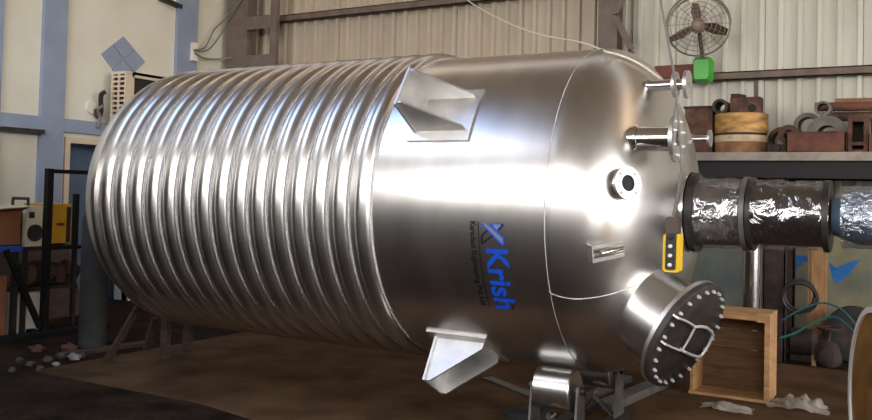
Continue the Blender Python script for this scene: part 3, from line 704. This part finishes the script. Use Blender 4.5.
obj('side_grip', MB().box((-7.739, yb_ - .06, z_ + .03), (-7.725, yb_ - .02, zt - .03)), 'ac_dark', ymac)
for yy in (ya + .04, yb_ - .04): obj('foot', MB().box((-8.15, yy - .02, z_), (-7.8, yy + .02, z_ + .02)), 'ac_dark', ymac)
# sacks on the lower shelf
for i, (u, s_, lb) in enumerate(((29, .95, 'red-brown rolled sack on the lower shelf under the cream machine'), (43, 1.05, 'red-brown rolled sack on the lower shelf behind the black post'), (57, .9, 'red-brown rolled sack on the lower shelf under the yellow machine'), (70, 1.0, 'red-brown rolled sack on the lower shelf beside the gas cylinder'))):
    p = atX(u, 280, -7.9); mb = MB().lump((-7.95, p.y, zs_ + .11 * s_), Vector((.2, .068, .13)) * s_, 12, 8, .3, i * 3.1, flat=zs_)
    obj('rolled_sack', mb, 'sack', label=lb, cat='sack', group='sacks on the lower shelf of the stand')
# boxes below
ya, yb_, zt = box_at('', 13, 40, 289, 316, -7.80, .4, 0, '', '', '')
zlo = 0
zt -= .035
wb_ = empty('white_carton', (-7.97, (ya + yb_) / 2, 0), 'white carton on the floor below the sacks', 'carton')
obj('carton_body', MB().box((-8.15, ya, 0), (-7.80, yb_, zt)), 'white_box', wb_); obj('tape', MB().box((-8.15, (ya + yb_) / 2 - .03, zt), (-7.798, (ya + yb_) / 2 + .03, zt + .003)), 'cardboard', wb_)
ya, yb_, zt = box_at('', -14, 9, 277, 305, -7.75, .3, 0, '', '', '')
cb2 = empty('small_carton', (-7.9, (ya + yb_) / 2, 0), 'small brown carton on the floor under the blue bench', 'carton')
obj('carton_body', MB().box((-8.1, ya, 0), (-7.80, yb_, zt)), 'cardboard', cb2); obj('tape', MB().box((-8.05, (ya + yb_) / 2 - .02, zt), (-7.798, (ya + yb_) / 2 + .02, zt + .003)), 'ac_cream', cb2)

pl0, pl1 = atX(-16, 290, -8.55).y, atX(84, 290, -8.55).y
obj('darkening_sheet', MB().prism([(-8.52, pl0, 0), (-8.52, pl1, 0), (-8.95, pl1, .98), (-8.95, pl0, .98)], (-.02, 0, 0)), 'wood_dark2', label='dark plywood sheet added to darken the wall behind the bench', cat='plywood')  # added sheet, its dark colour makes the area behind the bench dark
# gas cylinder
gc = atZ(92, 347)
zt = atY(92, 205, gc.y).z
gr = empty('gas_cylinder', (gc.x, gc.y, 0), 'tall grey gas cylinder standing beside the ribbed tank end', 'gas cylinder')
obj('body', MB().lathe(gc, (0, 0, 1), [(0, .10), (.012, .125), (zt - .16, .125), (zt - .11, .117), (zt - .06, .09), (zt - .03, .055), (zt, .04), (zt, .0)], 32), 'cyl_grey', gr)
obj('valve', MB().lathe(gc + Vector((0, 0, zt)), (0, 0, 1), [(0, .025), (.05, .022), (.05, .03), (.08, .03), (.08, .0)], 12).cyl(gc + Vector((0, 0, zt + .035)), gc + Vector((.08, 0, zt + .035)), .014, 10), 'grey_steel', gr)

# wooden props under tank
def prop(name, p, q, w_, h_, mt, label): return obj(name, MB().bar(p, q, w_, h_, (0, 1, 0)), mt, label=label, cat='plank')
p = atZ(107, 364); q = atY(139, 306, 4.95); prop('leaning_plank', (p.x, p.y, .03), q, .025, .07, 'wood_dark', 'thin dark wooden plank leaning under the ribbed tank end')
p = atZ(165, 358, .012); 
prop('upright_plank', (p.x, p.y, .0125), (p.x, p.y, .42), .075, .05, 'wood_dark', 'short upright wooden post under the ribbed jacket')
p = atZ(177, 357, .012); prop('support_board', (p.x, p.y + .12, .0125), (p.x, p.y + .12, .40), .10, .03, 'wood_dark', 'wide dark board standing behind the short post')
p = atZ(146, 352); q = atY(155, 318, p.y); prop('prop_plank', (p.x, p.y, .035), (q.x, q.y, q.z), .03, .06, 'wood_dark', 'dark plank propped between the leaning plank and post')
p, q = atZ(60, 357), atZ(150, 344)
obj('floor_plank', MB().bar((p.x, p.y, .016), (q.x, q.y, .016), .12, .03), 'wood_dark', label='dark wooden plank lying flat in front of the gas cylinder', cat='plank')
for i, (u, v, s_, mt, lb) in enumerate(((37, 352, .06, 'stone_red', 'reddish brick lump on the floor below the rack'), (69, 352, .07, 'stone_red', 'red-brown brick chunk in front of the rack foot'),
    (30, 366, .035, 'stone', 'small grey stone chip on the dark floor off the slab'), (48, 362, .04, 'stone', 'grey stone chip between the two red-brown brick pieces'), (56, 366, .03, 'brick_white', 'smaller whitish stone chip among the grey chips'), (62, 358, .045, 'stone', 'larger grey stone chip beside the red-brown brick chunk'),
    (74, 360, .05, 'brick_white', 'larger whitish stone chip by the end of the flat plank'), (80, 358, .04, 'stone', 'grey stone chip beside the larger whitish chip'), (40, 370, .03, 'stone', 'small grey stone chip at the slab corner'), (20, 362, .035, 'stone', 'small grey stone chip below the brick lump'), (12, 372, .03, 'stone', 'tiny grey stone chip apart from the others'))):
    p = atZ(u, v); obj('stone_chip', MB().lump((p.x, p.y, s_ * .45), Vector((s_ * 1.3, s_, s_ * .7)), 8, 5, .6, i * 2.3, flat=0), mt, label=lb, cat='stone', group='stone chips on the floor before the rack', smooth=20)

# ================================================================== RIGHT SIDE THINGS
SY0, SY1 = 8.55, 9.45
zs1 = atY(780, 152, SY0).z; zs0 = atY(780, 160.5, SY0).z; zs2 = atY(780, 178, SY0 + .05).z
sx0_, sx1_ = -2.9, 1.4
rk2 = empty('storage_rack', ((sx0_ + sx1_) / 2, (SY0 + SY1) / 2, 0), 'long steel storage rack along the corrugated wall loaded with scrap pipe parts', 'rack')
obj('shelf', MB().box((sx0_, SY0, zs0), (sx1_, SY1, zs1)), 'galv', rk2)
obj('shelf_beam', MB().box((sx0_, SY0 + .05, zs2), (sx1_, SY0 + .10, zs0)), 'bore', rk2)  # near-black colour stands in for the shadow below the shelf
obj('shelf_beam', MB().box((sx0_, SY1 - .10, zs2), (sx1_, SY1 - .05, zs0)), 'black_paint', rk2)
for u0, u1 in ((763, 785),):
    xa, xb = atY(u0, 280, SY0 + .1).x, atY(u1, 280, SY0 + .1).x
    for yy in (SY0 + .1, SY1 - .2):
        obj('leg', MB().box((xa, yy, 0), (xb, yy + .012, zs0)).box((xa, yy, 0), (xa + .012, yy + .12, zs0)).box((xb - .012, yy, 0), (xb, yy + .12, zs0)), 'rust_dark', rk2)
for xx in (sx0_ + .1, sx1_ - .3):
    for yy in (SY0 + .1, SY1 - .2): obj('leg', MB().box((xx, yy, 0), (xx + .2, yy + .012, zs0)).box((xx, yy, 0), (xx + .012, yy + .12, zs0)).box((xx + .188, yy, 0), (xx + .2, yy + .12, zs0)), 'rust_dark', rk2)

def sx(u, v, y): return atY(u, v, y).x
def sz(u, v, y): return atY(u, v, y).z
ppm = lambda u, v, y: FPX / (atY(u, v, y) - EYEP).dot(fwd)
def vdrum(name, u0, u1, v0, y, prof_mt, label, cat, zb_=None, bands=()):
    xa, xb = sx(u0, v0, y), sx(u1, v0, y); r_ = (xb - xa) / 2; c = Vector(((xa + xb) / 2, y + r_ * .3, zs1 if zb_ is None else zb_)); h = sz((u0 + u1) / 2, v0, y) - c.z
    root = empty(name, c, label, cat)
    for (t0, t1, k, mt, nm) in bands: obj(nm, MB().ringdisc(c, (0, 0, 1), h * t0, h * t1, r_ * .82, r_ * k, 32), mt, root)
    return root
# banded drum
vdrum('pipe_collar', 714, 767, 114, 8.95, None, 'large bronze-topped round pipe collar with a pale toothed band on the shelf', 'pipe part', bands=((0, .30, .98, 'tan_rust', 'lower_ring'), (.30, .46, 1.0, 'pale_band', 'pale_band'), (.46, .52, .95, 'rust_dark', 'groove'), (.52, 1.0, 1.0, 'bronze', 'upper_ring')))
def hpipe(name, u, v, r_, y0_, y1_, mt, label, cat='pipe part', inner=.68, dx=0.0, group=None, zc=None):
    a = atY(u, v, y0_); z = a.z if zc is None else zc
    p0, p1 = Vector((a.x, y0_, z)), Vector((a.x + dx, y1_, z)); d = p1 - p0
    root = empty(name, (a.x, (y0_ + y1_) / 2, z - r_), label, cat, group)
    obj('pipe_wall', MB().ringdisc(p0, d, 0, d.length, r_ * inner, r_, 28), mt, root)
    obj('pipe_lip', MB().ringdisc(p0, d, -.012, .03, r_ * inner * .98, r_ * 1.04, 28), mt, root)
    return root
def zon(r_): return zs1 + r_
# left brown box and wheels behind the drum
xa, xb = sx(692, 150, 9.0), sx(712, 150, 9.0); zt = sz(700, 108, 9.0)
rt = empty('rusty_box', ((xa + xb) / 2, 9.0, zs1), 'brown rusty sheet box at the rack end by the tank', 'box')
obj('box_body', MB().box((xa - .08, 9.0, zs1), (xb, 9.3, zt)), 'rust', rt); obj('lid', MB().box((xa - .09, 8.985, zt), (xb + .008, 9.31, zt + .02)), 'rust_dark', rt)
# things stacked on the bands drum
dz = sz(740, 114, 8.95)
def on_drum(): pass
r_ = .075; 
hpipe('pipe_elbow', 720, 107, .075, 8.92, 9.2, 'rust_dark', 'dark rusty pipe ring standing on the left of the big collar', zc=dz + .079)
xa, xb = sx(730, 106, 8.95), sx(760, 106, 8.95); zt2 = sz(745, 97, 8.95)
rt = empty('rusty_bracket', ((xa + xb) / 2, 9.0, dz), 'rusty box bracket with a round hole on top of the big collar', 'bracket')
obj('bracket_body', MB().box((xa, 8.95, dz), (xb, 9.15, zt2)), 'rust', rt)
obj('hole', MB().lathe(Vector((sx(752, 109, 8.94), 8.95, dz + .055)), (0, -1, 0), [(.0, .04), (.012, .04), (.012, .03), (.002, .028), (.002, 0)], 18, caps=False), 'bore', rt)
obj('top_plate', MB().prism([(xa + .01, 8.93, zt2), (xa + .09, 8.93, zt2), (xa + .13, 9.1, zt2), (xa + .0, 9.1, zt2)], (0, 0, .035)), 'rust_dark', rt)
p = Vector((sx(757, 97, 9.36), 9.38, zs1)); 
obj('upright_rod', MB().bar(p, (p.x - .02, 9.40, sz(754.5, 81, 9.38)), .04, .03, (0, 1, 0)), 'fan_brown', label='thin brown upright bar rising behind the big collar', cat='bar')
# pieces between collar and tray
hpipe('pipe_flange', 789, 127, .095, 8.87, 9.02, 'rust', 'rusty round pipe end between the collar and the flat box', zc=zs1 + .185, inner=.5)
xa, xb = sx(769, 150, 8.78), sx(787, 150, 8.78)
rt = empty('dark_casting', ((xa + xb) / 2, 8.85, zs1), 'dark iron casting beneath the rusty pipe end', 'casting')
obj('casting_body', MB().box((xa, 8.72, zs1), (xb, 9.0, zs1 + .085)), 'rust_dark', rt); obj('boss', MB().lathe(Vector(((xa + xb) / 2, 8.72, zs1 + .045)), (0, -1, 0), [(0, .035), (.03, .03), (.03, .0)], 16), 'rust_dark', rt)
hpipe('pipe_drum', 782, 118, .13, 9.2, 9.4, 'rust', 'wide brown pipe piece behind the collar', zc=zs1 + .155, inner=.75)
# flat box / tray
xa, xb = sx(786, 150, 8.66), sx(846, 150, 8.66); zt = sz(815, 132, 8.66)
rt = empty('rusty_tray', ((xa + xb) / 2, 8.75, zs1), 'long reddish rusty steel box with pipe stubs behind it', 'box')
obj('tray_body', MB().box((xa, 8.64, zs1), (xb, 8.656, zt)).box((xa, 8.64, zs1), (xa + .012, 8.85, zt)).box((xb - .012, 8.64, zs1), (xb, 8.85, zt)).box((xa, 8.64, zs1), (xb, 8.85, zs1 + .012)).box((xa, 8.84, zs1), (xb, 8.852, zt)), 'rust_red', rt)
obj('rim', MB().box((xa - .005, 8.632, zt - .008), (xb + .005, 8.64, zt + .004)), 'rust', rt)
hpipe('pipe_stub', 827, 127, .175, 8.87, 9.14, 'grey_pipe', 'pale grey wide pipe stub behind the reddish box', zc=zs1 + .183, inner=.52)
hpipe('upper_pipe', 807.5, 111, .125, 9.2, 9.42, 'grey_pipe', 'dark grey pipe resting high among the stubs', zc=zs1 + .30, inner=.7)
hpipe('upper_elbow', 823, 115, .07, 8.93, 9.12, 'grey_pipe', 'grey pipe end with a bright lip on top of the stubs', zc=zs1 + .44, inner=.75)
for i, (u0, u1, v, mt) in enumerate(((815, 885, 107, 'rust_red'), (822, 890, 117, 'rust'), (835, 895, 103, 'tan_rust'))):
    p, q = atY(u0, v, 9.25 + .06 * i), atY(u1, v - 1, 9.25 + .06 * i)
    obj('rusty_pipe', MB().ringdisc(p, q - p, 0, (q - p).length, .03, .045, 20), mt, label=('red-brown long pipe lying across the back of the shelf', 'dark rusty long pipe lowest at the back of the shelf', 'tan long pipe topmost at the back of the shelf')[i], cat='pipe')
xa, xb = sx(848, 150, 8.75), sx(868, 150, 8.75)
rt = empty('open_frame_casting', ((xa + xb) / 2, 8.8, zs1), 'dark square iron frame beside the reddish box', 'casting')
zt = sz(858, 118, 8.75); t_ = .035
obj('frame', MB().box((xa, 8.72, zs1), (xa + t_, 8.95, zt)).box((xb - t_, 8.72, zs1), (xb, 8.95, zt)).box((xa + t_, 8.72, zt - t_), (xb - t_, 8.95, zt)).box((xa + t_, 8.72, zs1 + .07), (xb - t_, 8.95, zs1 + .10)).box((xa + t_, 8.72, zs1), (xb - t_, 8.95, zs1 + .03)), 'rust', rt)
obj('back_plate', MB().box((xa + t_, 8.93, zs1 + .03), (xb - t_, 8.948, zt - t_)), 'rust_dark', rt)
xa = sx(868, 150, 8.7); rt = empty('pinkish_block', (xa + .1, 8.8, zs1), 'dull pink-brown steel block at the shelf edge beside the square frame', 'block')
obj('block_body', MB().box((xa + .008, 8.68, zs1), (xa + .25, 8.9, sz(870, 134, 8.7))), 'rust_red', rt); obj('lug', MB().box((xa + .1, 8.7, sz(870, 134, 8.7)), (xa + .16, 8.8, sz(870, 134, 8.7) + .05)), 'rust', rt)
# support pipes lying across below long pipes so they rest
for i, u in enumerate((856, 876)):
    p = atY(u, 150, 9.3); obj('rest_block', MB().box((p.x - .04, 9.16, zs1), (p.x + .04, 9.44, atY(u, 117, 9.31).z - .044)).box((p.x - .05, 9.15, zs1), (p.x + .05, 9.448, zs1 + .03)), 'rust_dark', label=('dark rest block under the long pipes behind the square frame', 'dark rest block under the long pipes behind the pinkish block')[i], cat='block')

# wall fan
fy = YB - .45
fc = atY(698, 25, fy); s = ppm(698, 25, fy); fr = 31 / s
fan = empty('wall_fan', (fc.x, fy, sz(703, 82, fy)), 'brown caged wall fan with a green box at its stem', 'fan')
axf = (EYEP - fc); axf = Vector((axf.x * .9 - .25, axf.y, -.05)).normalized(); a_, b_, _ = basis(axf)
cir = lambda r_, d_: [fc + axf * d_ + (a_ * math.cos(2 * PI * i / 40) + b_ * math.sin(2 * PI * i / 40)) * r_ for i in range(40)]
obj('cage_ring', MB().tube(cir(fr, .0), .011, 6, closed=True), 'fan_wire', fan)
for k in range(1, 7): obj('cage_ring', MB().tube(cir(fr * k / 7, .07 * (1 - (k / 7) ** 2) + .02), .0035, 5, closed=True), 'fan_wire', fan)
obj('cage_ring', MB().tube(cir(fr * .97, -.08), .008, 6, closed=True), 'fan_wire', fan)
for k in range(16):
    th = 2 * PI * k / 16; d = a_ * math.cos(th) + b_ * math.sin(th)
    obj('cage_spoke', MB().tube([fc + d * fr * t_ + axf * (.07 * (1 - t_ * t_) + .02) for t_ in (.1, .35, .6, .8, 1)], .0035, 5), 'fan_wire', fan)
obj('hub', MB().lathe(fc, axf, [(-.16, .06), (-.12, .075), (.0, .075), (.04, .06), (.055, 0)], 24), 'fan_hub', fan)
for (u, v) in ((694, 3), (670, 41), (728, 31)):
    tip = plane_hit(u, v, fc, axf); d = (tip - fc); Ld = d.length; d = d / Ld; sd = axf.cross(d)
    P = lambda r_, s_, o_: fc + d * r_ + sd * s_ + axf * o_
    obj('blade', MB().add([P(.05, -.035, -.01), P(Ld * .55, -.055, -.03), P(Ld * .97, -.045, -.03), P(Ld, .02, .02), P(Ld * .6, .05, .03), P(.05, .03, .015), P(.05, -.035, -.018), P(Ld * .55, -.055, -.038), P(Ld * .97, -.045, -.038), P(Ld, .02, .012), P(Ld * .6, .05, .022), P(.05, .03, .007)],
        [(0, 1, 4, 5), (1, 2, 3, 4), (11, 10, 7, 6), (10, 9, 8, 7), (0, 6, 7, 1), (1, 7, 8, 2), (2, 8, 9, 3), (3, 9, 10, 4), (4, 10, 11, 5), (5, 11, 6, 0)]), 'fan_brown', fan)
st0 = fc - axf * .12; gb = atY(703, 70, YB - .22)
obj('stem', MB().tube([st0, Vector((gb.x - .01, YB - .25, gb.z + .2)), Vector((gb.x, YB - .22, gb.z))], .022, 8), 'fan_brown', fan)
hw, hh = 9.0 / ppm(703, 70, YB - .3), 12.5 / ppm(703, 70, YB - .3)
g = MB()
ring = lambda kx, kz, y: [(gb.x + hw * kx * sx_, y, gb.z + hh * kz * sz_) for sx_, sz_ in ((-1, -.75), (-.75, -1), (.75, -1), (1, -.75), (1, .75), (.75, 1), (-.75, 1), (-1, .75))]
vs = ring(1, 1, YB - .131) + ring(1, 1, YB - .27) + ring(.8, .82, YB - .31); n = 8
g.add(vs, [tuple(range(7, -1, -1)), tuple(range(16, 24))] + [(k * 8 + i, k * 8 + (i + 1) % 8, k * 8 + 8 + (i + 1) % 8, k * 8 + 8 + i) for k in range(2) for i in range(8)])
obj('switch_box', g, 'green_plastic', fan, label='bright green plastic box')

# pendant control
PYp = 4.25
pt, pbm = atY(673, 219, PYp), atY(671.5, 272, PYp); s = ppm(672, 240, PYp)
pend = empty('pendant_control', pbm, 'yellow and black crane push-button pendant hanging before the tank head', 'pendant control')
hwid = 8.2 / s; dirv = (pt - pbm).normalized(); sid = dirv.cross(Vector((0, -1, 0))).normalized()
def slab(o, wid_, L0, L1, y0_, y1_):
    A = lambda w_, l_, y_: pbm + sid * w_ + dirv * l_ + Vector((0, y_, 0)); c_ = wid_ * .25
    poly = [A(-wid_ + c_, L0, y0_), A(wid_ - c_, L0, y0_), A(wid_, L0 + c_, y0_), A(wid_, L1 - c_, y0_), A(wid_ - c_, L1, y0_), A(-wid_ + c_, L1, y0_), A(-wid_, L1 - c_, y0_), A(-wid_, L0 + c_, y0_)]
    return MB().prism(poly, (0, y1_ - y0_, 0))
HL = (pt - pbm).length
obj('body', slab(0, hwid, 0, HL * .72, -.02, .05), 'yellow_plastic', pend)
obj('boot', slab(0, hwid * .72, HL * .72, HL * 1.04, -.018, .045), 'boot_brown', pend)
obj('button_panel', slab(0, hwid * .6, HL * .05, HL * .74, -.032, -.02), 'black_rubber', pend)
for k in range(4):
    c_ = pbm + dirv * HL * (.14 + .175 * k) + Vector((0, -.032, 0)); obj('push_button', MB().lathe(c_, (0, -1, 0), [(0, hwid * .24), (.012, hwid * .24), (.016, hwid * .16), (.016, 0)], 14), 'button_white' if k < 3 else 'dark_steel', pend)
top = pbm + dirv * HL * 1.03
obj('cable', MB().tube(smooth_path([top, atY(681, 170, PYp - .02), atY(679, 130, PYp), atY(675, 80, PYp), atY(668, 40, PYp), atY(661, 0, PYp), atY(655, -60, PYp), atY(650, -220, PYp), Vector((atY(650, -220, PYp).x, PYp, ZR))]), .0055, 8), 'wire_grey', pend)
obj('strain_wire', MB().tube(smooth_path([top, atY(683, 172, PYp), atY(674, 152, PYp), atY(673, 125, PYp), atY(676, 100, PYp), atY(674, 78, PYp), atY(667, 38, PYp + .01), atY(660, 0, PYp + .01)]), .0035, 6), 'wire_grey', pend)

# pale rope over the tank
rp = [atY(455, -12, YB - .14), atY(470, 2, 9.0), atY(490, 14, 8.4), atY(520, 28, 7.6), atY(550, 37, 6.9)]
rp += [atY(575, 41, 6.2), atY(592, 46, 5.7)]
for u, v in ((606, 51.5), (618, 54.5), (630, 59), (643, 66), (655, 74.5), (666, 83)):
    q_ = hit_head(u, v, .016) or hit_head(u, v + 2.5, .016)
    if q_: rp.append(q_)
obj('rope', MB().tube(smooth_path(rp), .007, 8), 'rope', label='pale rope swinging from the corrugated wall over the tank end', cat='rope')

# wooden crate
cA, cB = atZ(689, 387), atZ(771, 388)
cy0 = 6.75; xa, xb = atY(690, 380, cy0).x, atY(769, 380, cy0).x; zt = atY(735, 312, cy0).z
cr_ = empty('wooden_crate', ((xa + xb) / 2, cy0 + .18, 0), 'pale wooden crate lying open on its side behind the manway', 'crate')
D_ = .36; t_ = .022
def plank_set(nm, fn, n): 
    for i in range(n): obj(nm, fn(i), 'wood', cr_)
for i in range(3):
    y_ = cy0 + D_ * i / 3 + .004; y2_ = cy0 + D_ * (i + 1) / 3 - .004
    obj('plank', MB().box((xa, y_, 0), (xb, y2_, t_)), 'wood', cr_)
    obj('plank', MB().box((xa, y_, zt - t_), (xb, y2_, zt)), 'wood', cr_)
    obj('plank', MB().box((xa, y_, t_ + .001), (xa + t_, y2_, zt - t_ - .001)), 'wood', cr_)
    obj('plank', MB().box((xb - t_, y_, t_ + .001), (xb, y2_, zt - t_ - .001)), 'wood', cr_)
for i in range(4):
    z_1 = t_ + (zt - 2 * t_) * i / 4 + .004; z_2 = t_ + (zt - 2 * t_) * (i + 1) / 4 - .004
    obj('back_board', MB().box((xa + t_, cy0 + D_ - .02, z_1), (xb - t_, cy0 + D_, z_2)), 'wood_mid', cr_)
obj('cleat', MB().box((xb - .09, cy0 - .02, zt - .06), (xb + .006, cy0 - .001, zt + .006)), 'wood', cr_)
obj('cleat', MB().box((xb - .032, cy0 - .02, .0), (xb + .006, cy0 - .001, zt - .061)), 'wood', cr_)
obj('cleat', MB().box((xa - .006, cy0 - .02, .0), (xb - .033, cy0 - .001, .035)), 'wood', cr_)
obj('cleat', MB().box((xa - .006, cy0 - .02, zt - .05), (xb - .091, cy0 - .001, zt)), 'wood', cr_)
# dark blue tub behind crate top
# standing pipes and posts
pp = atY(751, 300, 8.2); r_ = 8.5 / ppm(751, 280, 8.2)
ob = empty('chrome_pipe', (pp.x, 8.2, 0), 'bright polished pipe standing upright beside the rusty rack leg', 'pipe')
zt_ = min(atY(751, 200, 8.2).z, 2.0)
obj('pipe_wall', MB().ringdisc((pp.x, 8.2, 0), (0, 0, 1), 0, 1.25, r_ * .85, r_, 28), 'bright_steel', ob); obj('pipe_lip', MB().ringdisc((pp.x, 8.2, 0), (0, 0, 1), 1.25, 1.28, r_ * .85, r_ * 1.06, 28), 'bright_steel', ob)
xa, xb = sx(808, 270, 9.15), sx(826, 270, 9.15); obj('timber_post', MB().box((xa, 9.15, 0), (xb, 9.27, 1.30)).box((xa + .03, 9.138, 0), (xb - .03, 9.15, 1.28)), 'wood_pale', label='pale timber post standing under the rack between painted boards', cat='post')
# painted boards against wall
def board(u0, u1, mt, label, strokes):
    y = YB - .06; xa, xb = sx(u0, 260, y), sx(u1, 260, y); z1 = 1.42
    rt = empty('painted_board', ((xa + xb) / 2, y, 0), label, 'board')
    obj('panel', MB().box((xa, y, 0), (xb, y + .03, z1)), mt, rt)
    for st in strokes:
        pts = [atY(u, v, y - .004) for u, v in st]; obj('paint_stroke', MB().prism(pts, (0, .003, 0)), 'board_blue', rt)
board(690, 742, 'board_grey', 'grey-blue weathered board leaning by the chrome pipe', [])
board(786, 808.5, 'board_paint', 'yellowish board with blue paint stripe left of the timber post', [[(787, 255), (808, 256), (808, 262), (787, 261)], [(787, 268), (800, 262), (804, 264), (788, 274)]])
board(826, 900, 'board_paint', 'yellowish board with a blue tick mark beyond the timber post', [[(829, 262), (836, 268), (850, 262), (861, 259), (848, 276), (836, 284), (832, 276)]])
# dark clutter under the rack: hoses, tyres
def coil_hose(name, u, v, r_, y, mt, label, n=3, tr=.018):
    c = atY(u, v, y); mb = MB(); pts = []
    for i in range(n * 24 + 1):
        th = 2 * PI * i / 24; k = 1 - .08 * math.sin(i * .37); pts.append(Vector((c.x + r_ * k * math.cos(th), c.y + .02 * math.sin(i * .2) - i * .0012, max(tr, c.z + r_ * k * math.sin(th)))))
    return obj(name, mb.tube(pts, tr, 6), mt, label=label, cat='hose')
c = Vector((sx(854, 297, 8.95), 9.05, 0)); rr = .27
ty = empty('old_tyre', c, 'old black tyre standing under the rack beside the tick-marked board', 'tyre')
TV = lambda t_: [(-.07, .15 * t_), (-.08, .22 * t_), (-.06, .265 * t_), (.06, .265 * t_), (.08, .22 * t_), (.07, .15 * t_), (-.07, .15 * t_)]
obj('tread', MB().lathe(c + Vector((0, 0, rr)), (.12, -1, .05), TV(1), 32, caps=False), 'tyre', ty)
obj('rim', MB().lathe(c + Vector((0, 0, rr)), (.12, -1, .05), [(-.04, .0), (-.04, .15), (.05, .15), (.03, .0)], 24, caps=False), 'rust_dark', ty)
c = Vector((sx(802, 300, 8.8), 8.92, 0))
mo = empty('scrap_motor', c, 'dark scrap motor on the floor before the stripe-painted board', 'motor')
obj('motor_body', MB().lathe(c + Vector((-.13, 0, .17)), (1, 0, 0), [(0, .08), (.03, .13), (.22, .13), (.26, .08)], 24), 'rust_dark', mo); obj('base', MB().box((c.x - .1, c.y - .11, 0), (c.x + .1, c.y + .11, .05)), 'rust_dark', mo); obj('shaft', MB().cyl(c + Vector((.13, 0, .17)), c + Vector((.2, 0, .17)), .025, 12), 'grey_steel', mo)
coil_hose('black_hose', 800, 296, .14, 8.55, 'black_rubber', 'black hose coiled under the rack before the scrap motor')
c = Vector((sx(830, 300, 8.8), 8.62, 0))
vp = empty('rusty_valve', c, 'dark rusty valve body on the floor between the motor and tyre', 'valve')
obj('valve_body', MB().lump(c + Vector((0, 0, .12)), Vector((.12, .1, .13)), 12, 8, .25, 17, flat=0), 'rust_dark', vp); obj('stem', MB().cyl(c + Vector((0, 0, .2)), c + Vector((.02, 0, .36)), .02, 10), 'rust_dark', vp)
obj('hand_wheel', MB().tube([c + Vector((.02 + .1 * math.cos(i * PI / 10), .1 * math.sin(i * PI / 10), .36)) for i in range(20)], .013, 6, closed=True).bar(c + Vector((-.08, 0, .36)), c + Vector((.12, 0, .36)), .02, .015), 'rust_dark', vp)
def hang(name, pts, r_, mt, label, cat):
    P_ = []
    for u, v, y_ in pts:
        q_ = atY(u, v, y_); q_.z = max(q_.z, r_ + .002); P_.append(q_)
    return obj(name, MB().tube(smooth_path(P_), r_, 6), mt, label=label, cat=cat)
hang('teal_hose', [(780, 338, 8.3), (795, 333, 8.35), (815, 322, 8.4), (835, 317, 8.4), (850, 328, 8.3), (864, 342, 8.2)], .011, 'hose_teal', 'thin teal hose looping over the floor under the rack', 'hose')
hang('green_cable', [(783, 320, 8.45), (800, 310, 8.45), (822, 303, 8.45), (842, 310, 8.4), (860, 331, 8.35), (866, 345, 8.2)], .009, 'hose_teal', 'thin green-blue cable draped before the old tyre', 'cable')
for i, (u, v, s_, mt, lb) in enumerate(((800, 346, .05, 'stone_red', 'reddish scrap lump on the floor near the black hose'), (826, 353, .07, 'stone', 'larger grey scrap lump on the floor under the teal hose'), (840, 349, .06, 'stone', 'smaller grey scrap lump on the floor by the tyre'), (812, 352, .04, 'stone_red', 'small reddish scrap chip beside the grey lump'))):
    p = atZ(u, v); obj('scrap_lump', MB().lump((p.x, p.y, s_ * .4), Vector((s_ * 1.4, s_, s_ * .7)), 8, 5, .6, 40 + i * 2.3, flat=0), mt, label=lb, cat='scrap', group='scrap lumps under the rack', smooth=20)
p = atZ(814, 366); obj('wood_scrap', MB().prism([(p.x - .02, p.y, .0), (p.x + .015, p.y, .0), (p.x + .005, p.y + .04, .10), (p.x - .03, p.y + .03, .09)], (.003, .006, 0)), 'wood_pale', label='small pale scrap of wood upright on the floor', cat='scrap')
# crumpled plastic sheet
def heap(name, u, v, w_, d_, h_, seed, mt, label):
    c = atZ(u, v); n = 22; mb = MB(); vs = []
    for j in range(n + 1):
        for i in range(n + 1):
            a_ = i / n * 2 - 1; b2 = j / n * 2 - 1; rr = math.hypot(a_, b2); e = max(0, 1 - rr ** 2.2 * (.75 + .5 * noise.noise(Vector((a_ * 1.5 + seed, b2 * 1.5, 0)))))
            z = .016 + h_ * e * (.3 + .8 * abs(noise.noise(Vector((a_ * 2.2 + seed, b2 * 2.2, seed)))) + .22 * abs(noise.noise(Vector((a_ * 6, b2 * 6 + seed, 1)))))
            k = .8 + .35 * noise.noise(Vector((a_ * 2, b2 * 2, seed + 5)))
            vs.append(Vector((c.x + a_ * w_ * k, c.y + b2 * d_ * k, z)))
    mb.add(vs, [(j * (n + 1) + i, j * (n + 1) + i + 1, (j + 1) * (n + 1) + i + 1, (j + 1) * (n + 1) + i) for j in range(n) for i in range(n)])
    obj(name, mb, mt, label=label, cat='plastic sheet', smooth=40)
heap('plastic_sheet', 799, 410, .24, .15, .16, 3, 'film_loose', 'crumpled clear plastic sheet on the floor by the crate corner')
heap('plastic_scrap', 727, 411, .22, .10, .07, 8, 'film_loose', 'small crumpled plastic scrap on the floor before the crate')

# yellow reel at right edge
RR = .5; rc = atZ(875, 410, RR)
nr = Vector((-.957, -.29, 0)).normalized()
rl = empty('yellow_reel', (rc.x, rc.y, 0), 'ochre yellow reel with a bright steel rim standing on the floor', 'reel')
obj('rim', MB().ringdisc(rc, nr, -.02, .012, RR - .03, RR, 72), 'zinc', rl)
obj('face', MB().lathe(rc, nr, [(-.015, 0), (-.015, RR - .03), (.0, RR - .03), (.0, .1), (.03, .1), (.03, .0)], 64, caps=False), 'ochre', rl)
obj('drum', MB().lathe(rc, nr, [(-.45, RR * .6), (-.015, RR * .6)], 48), 'ochre', rl)
obj('rear_rim', MB().ringdisc(rc, nr, -.49, -.45, RR * .2, RR, 64), 'ochre', rl)
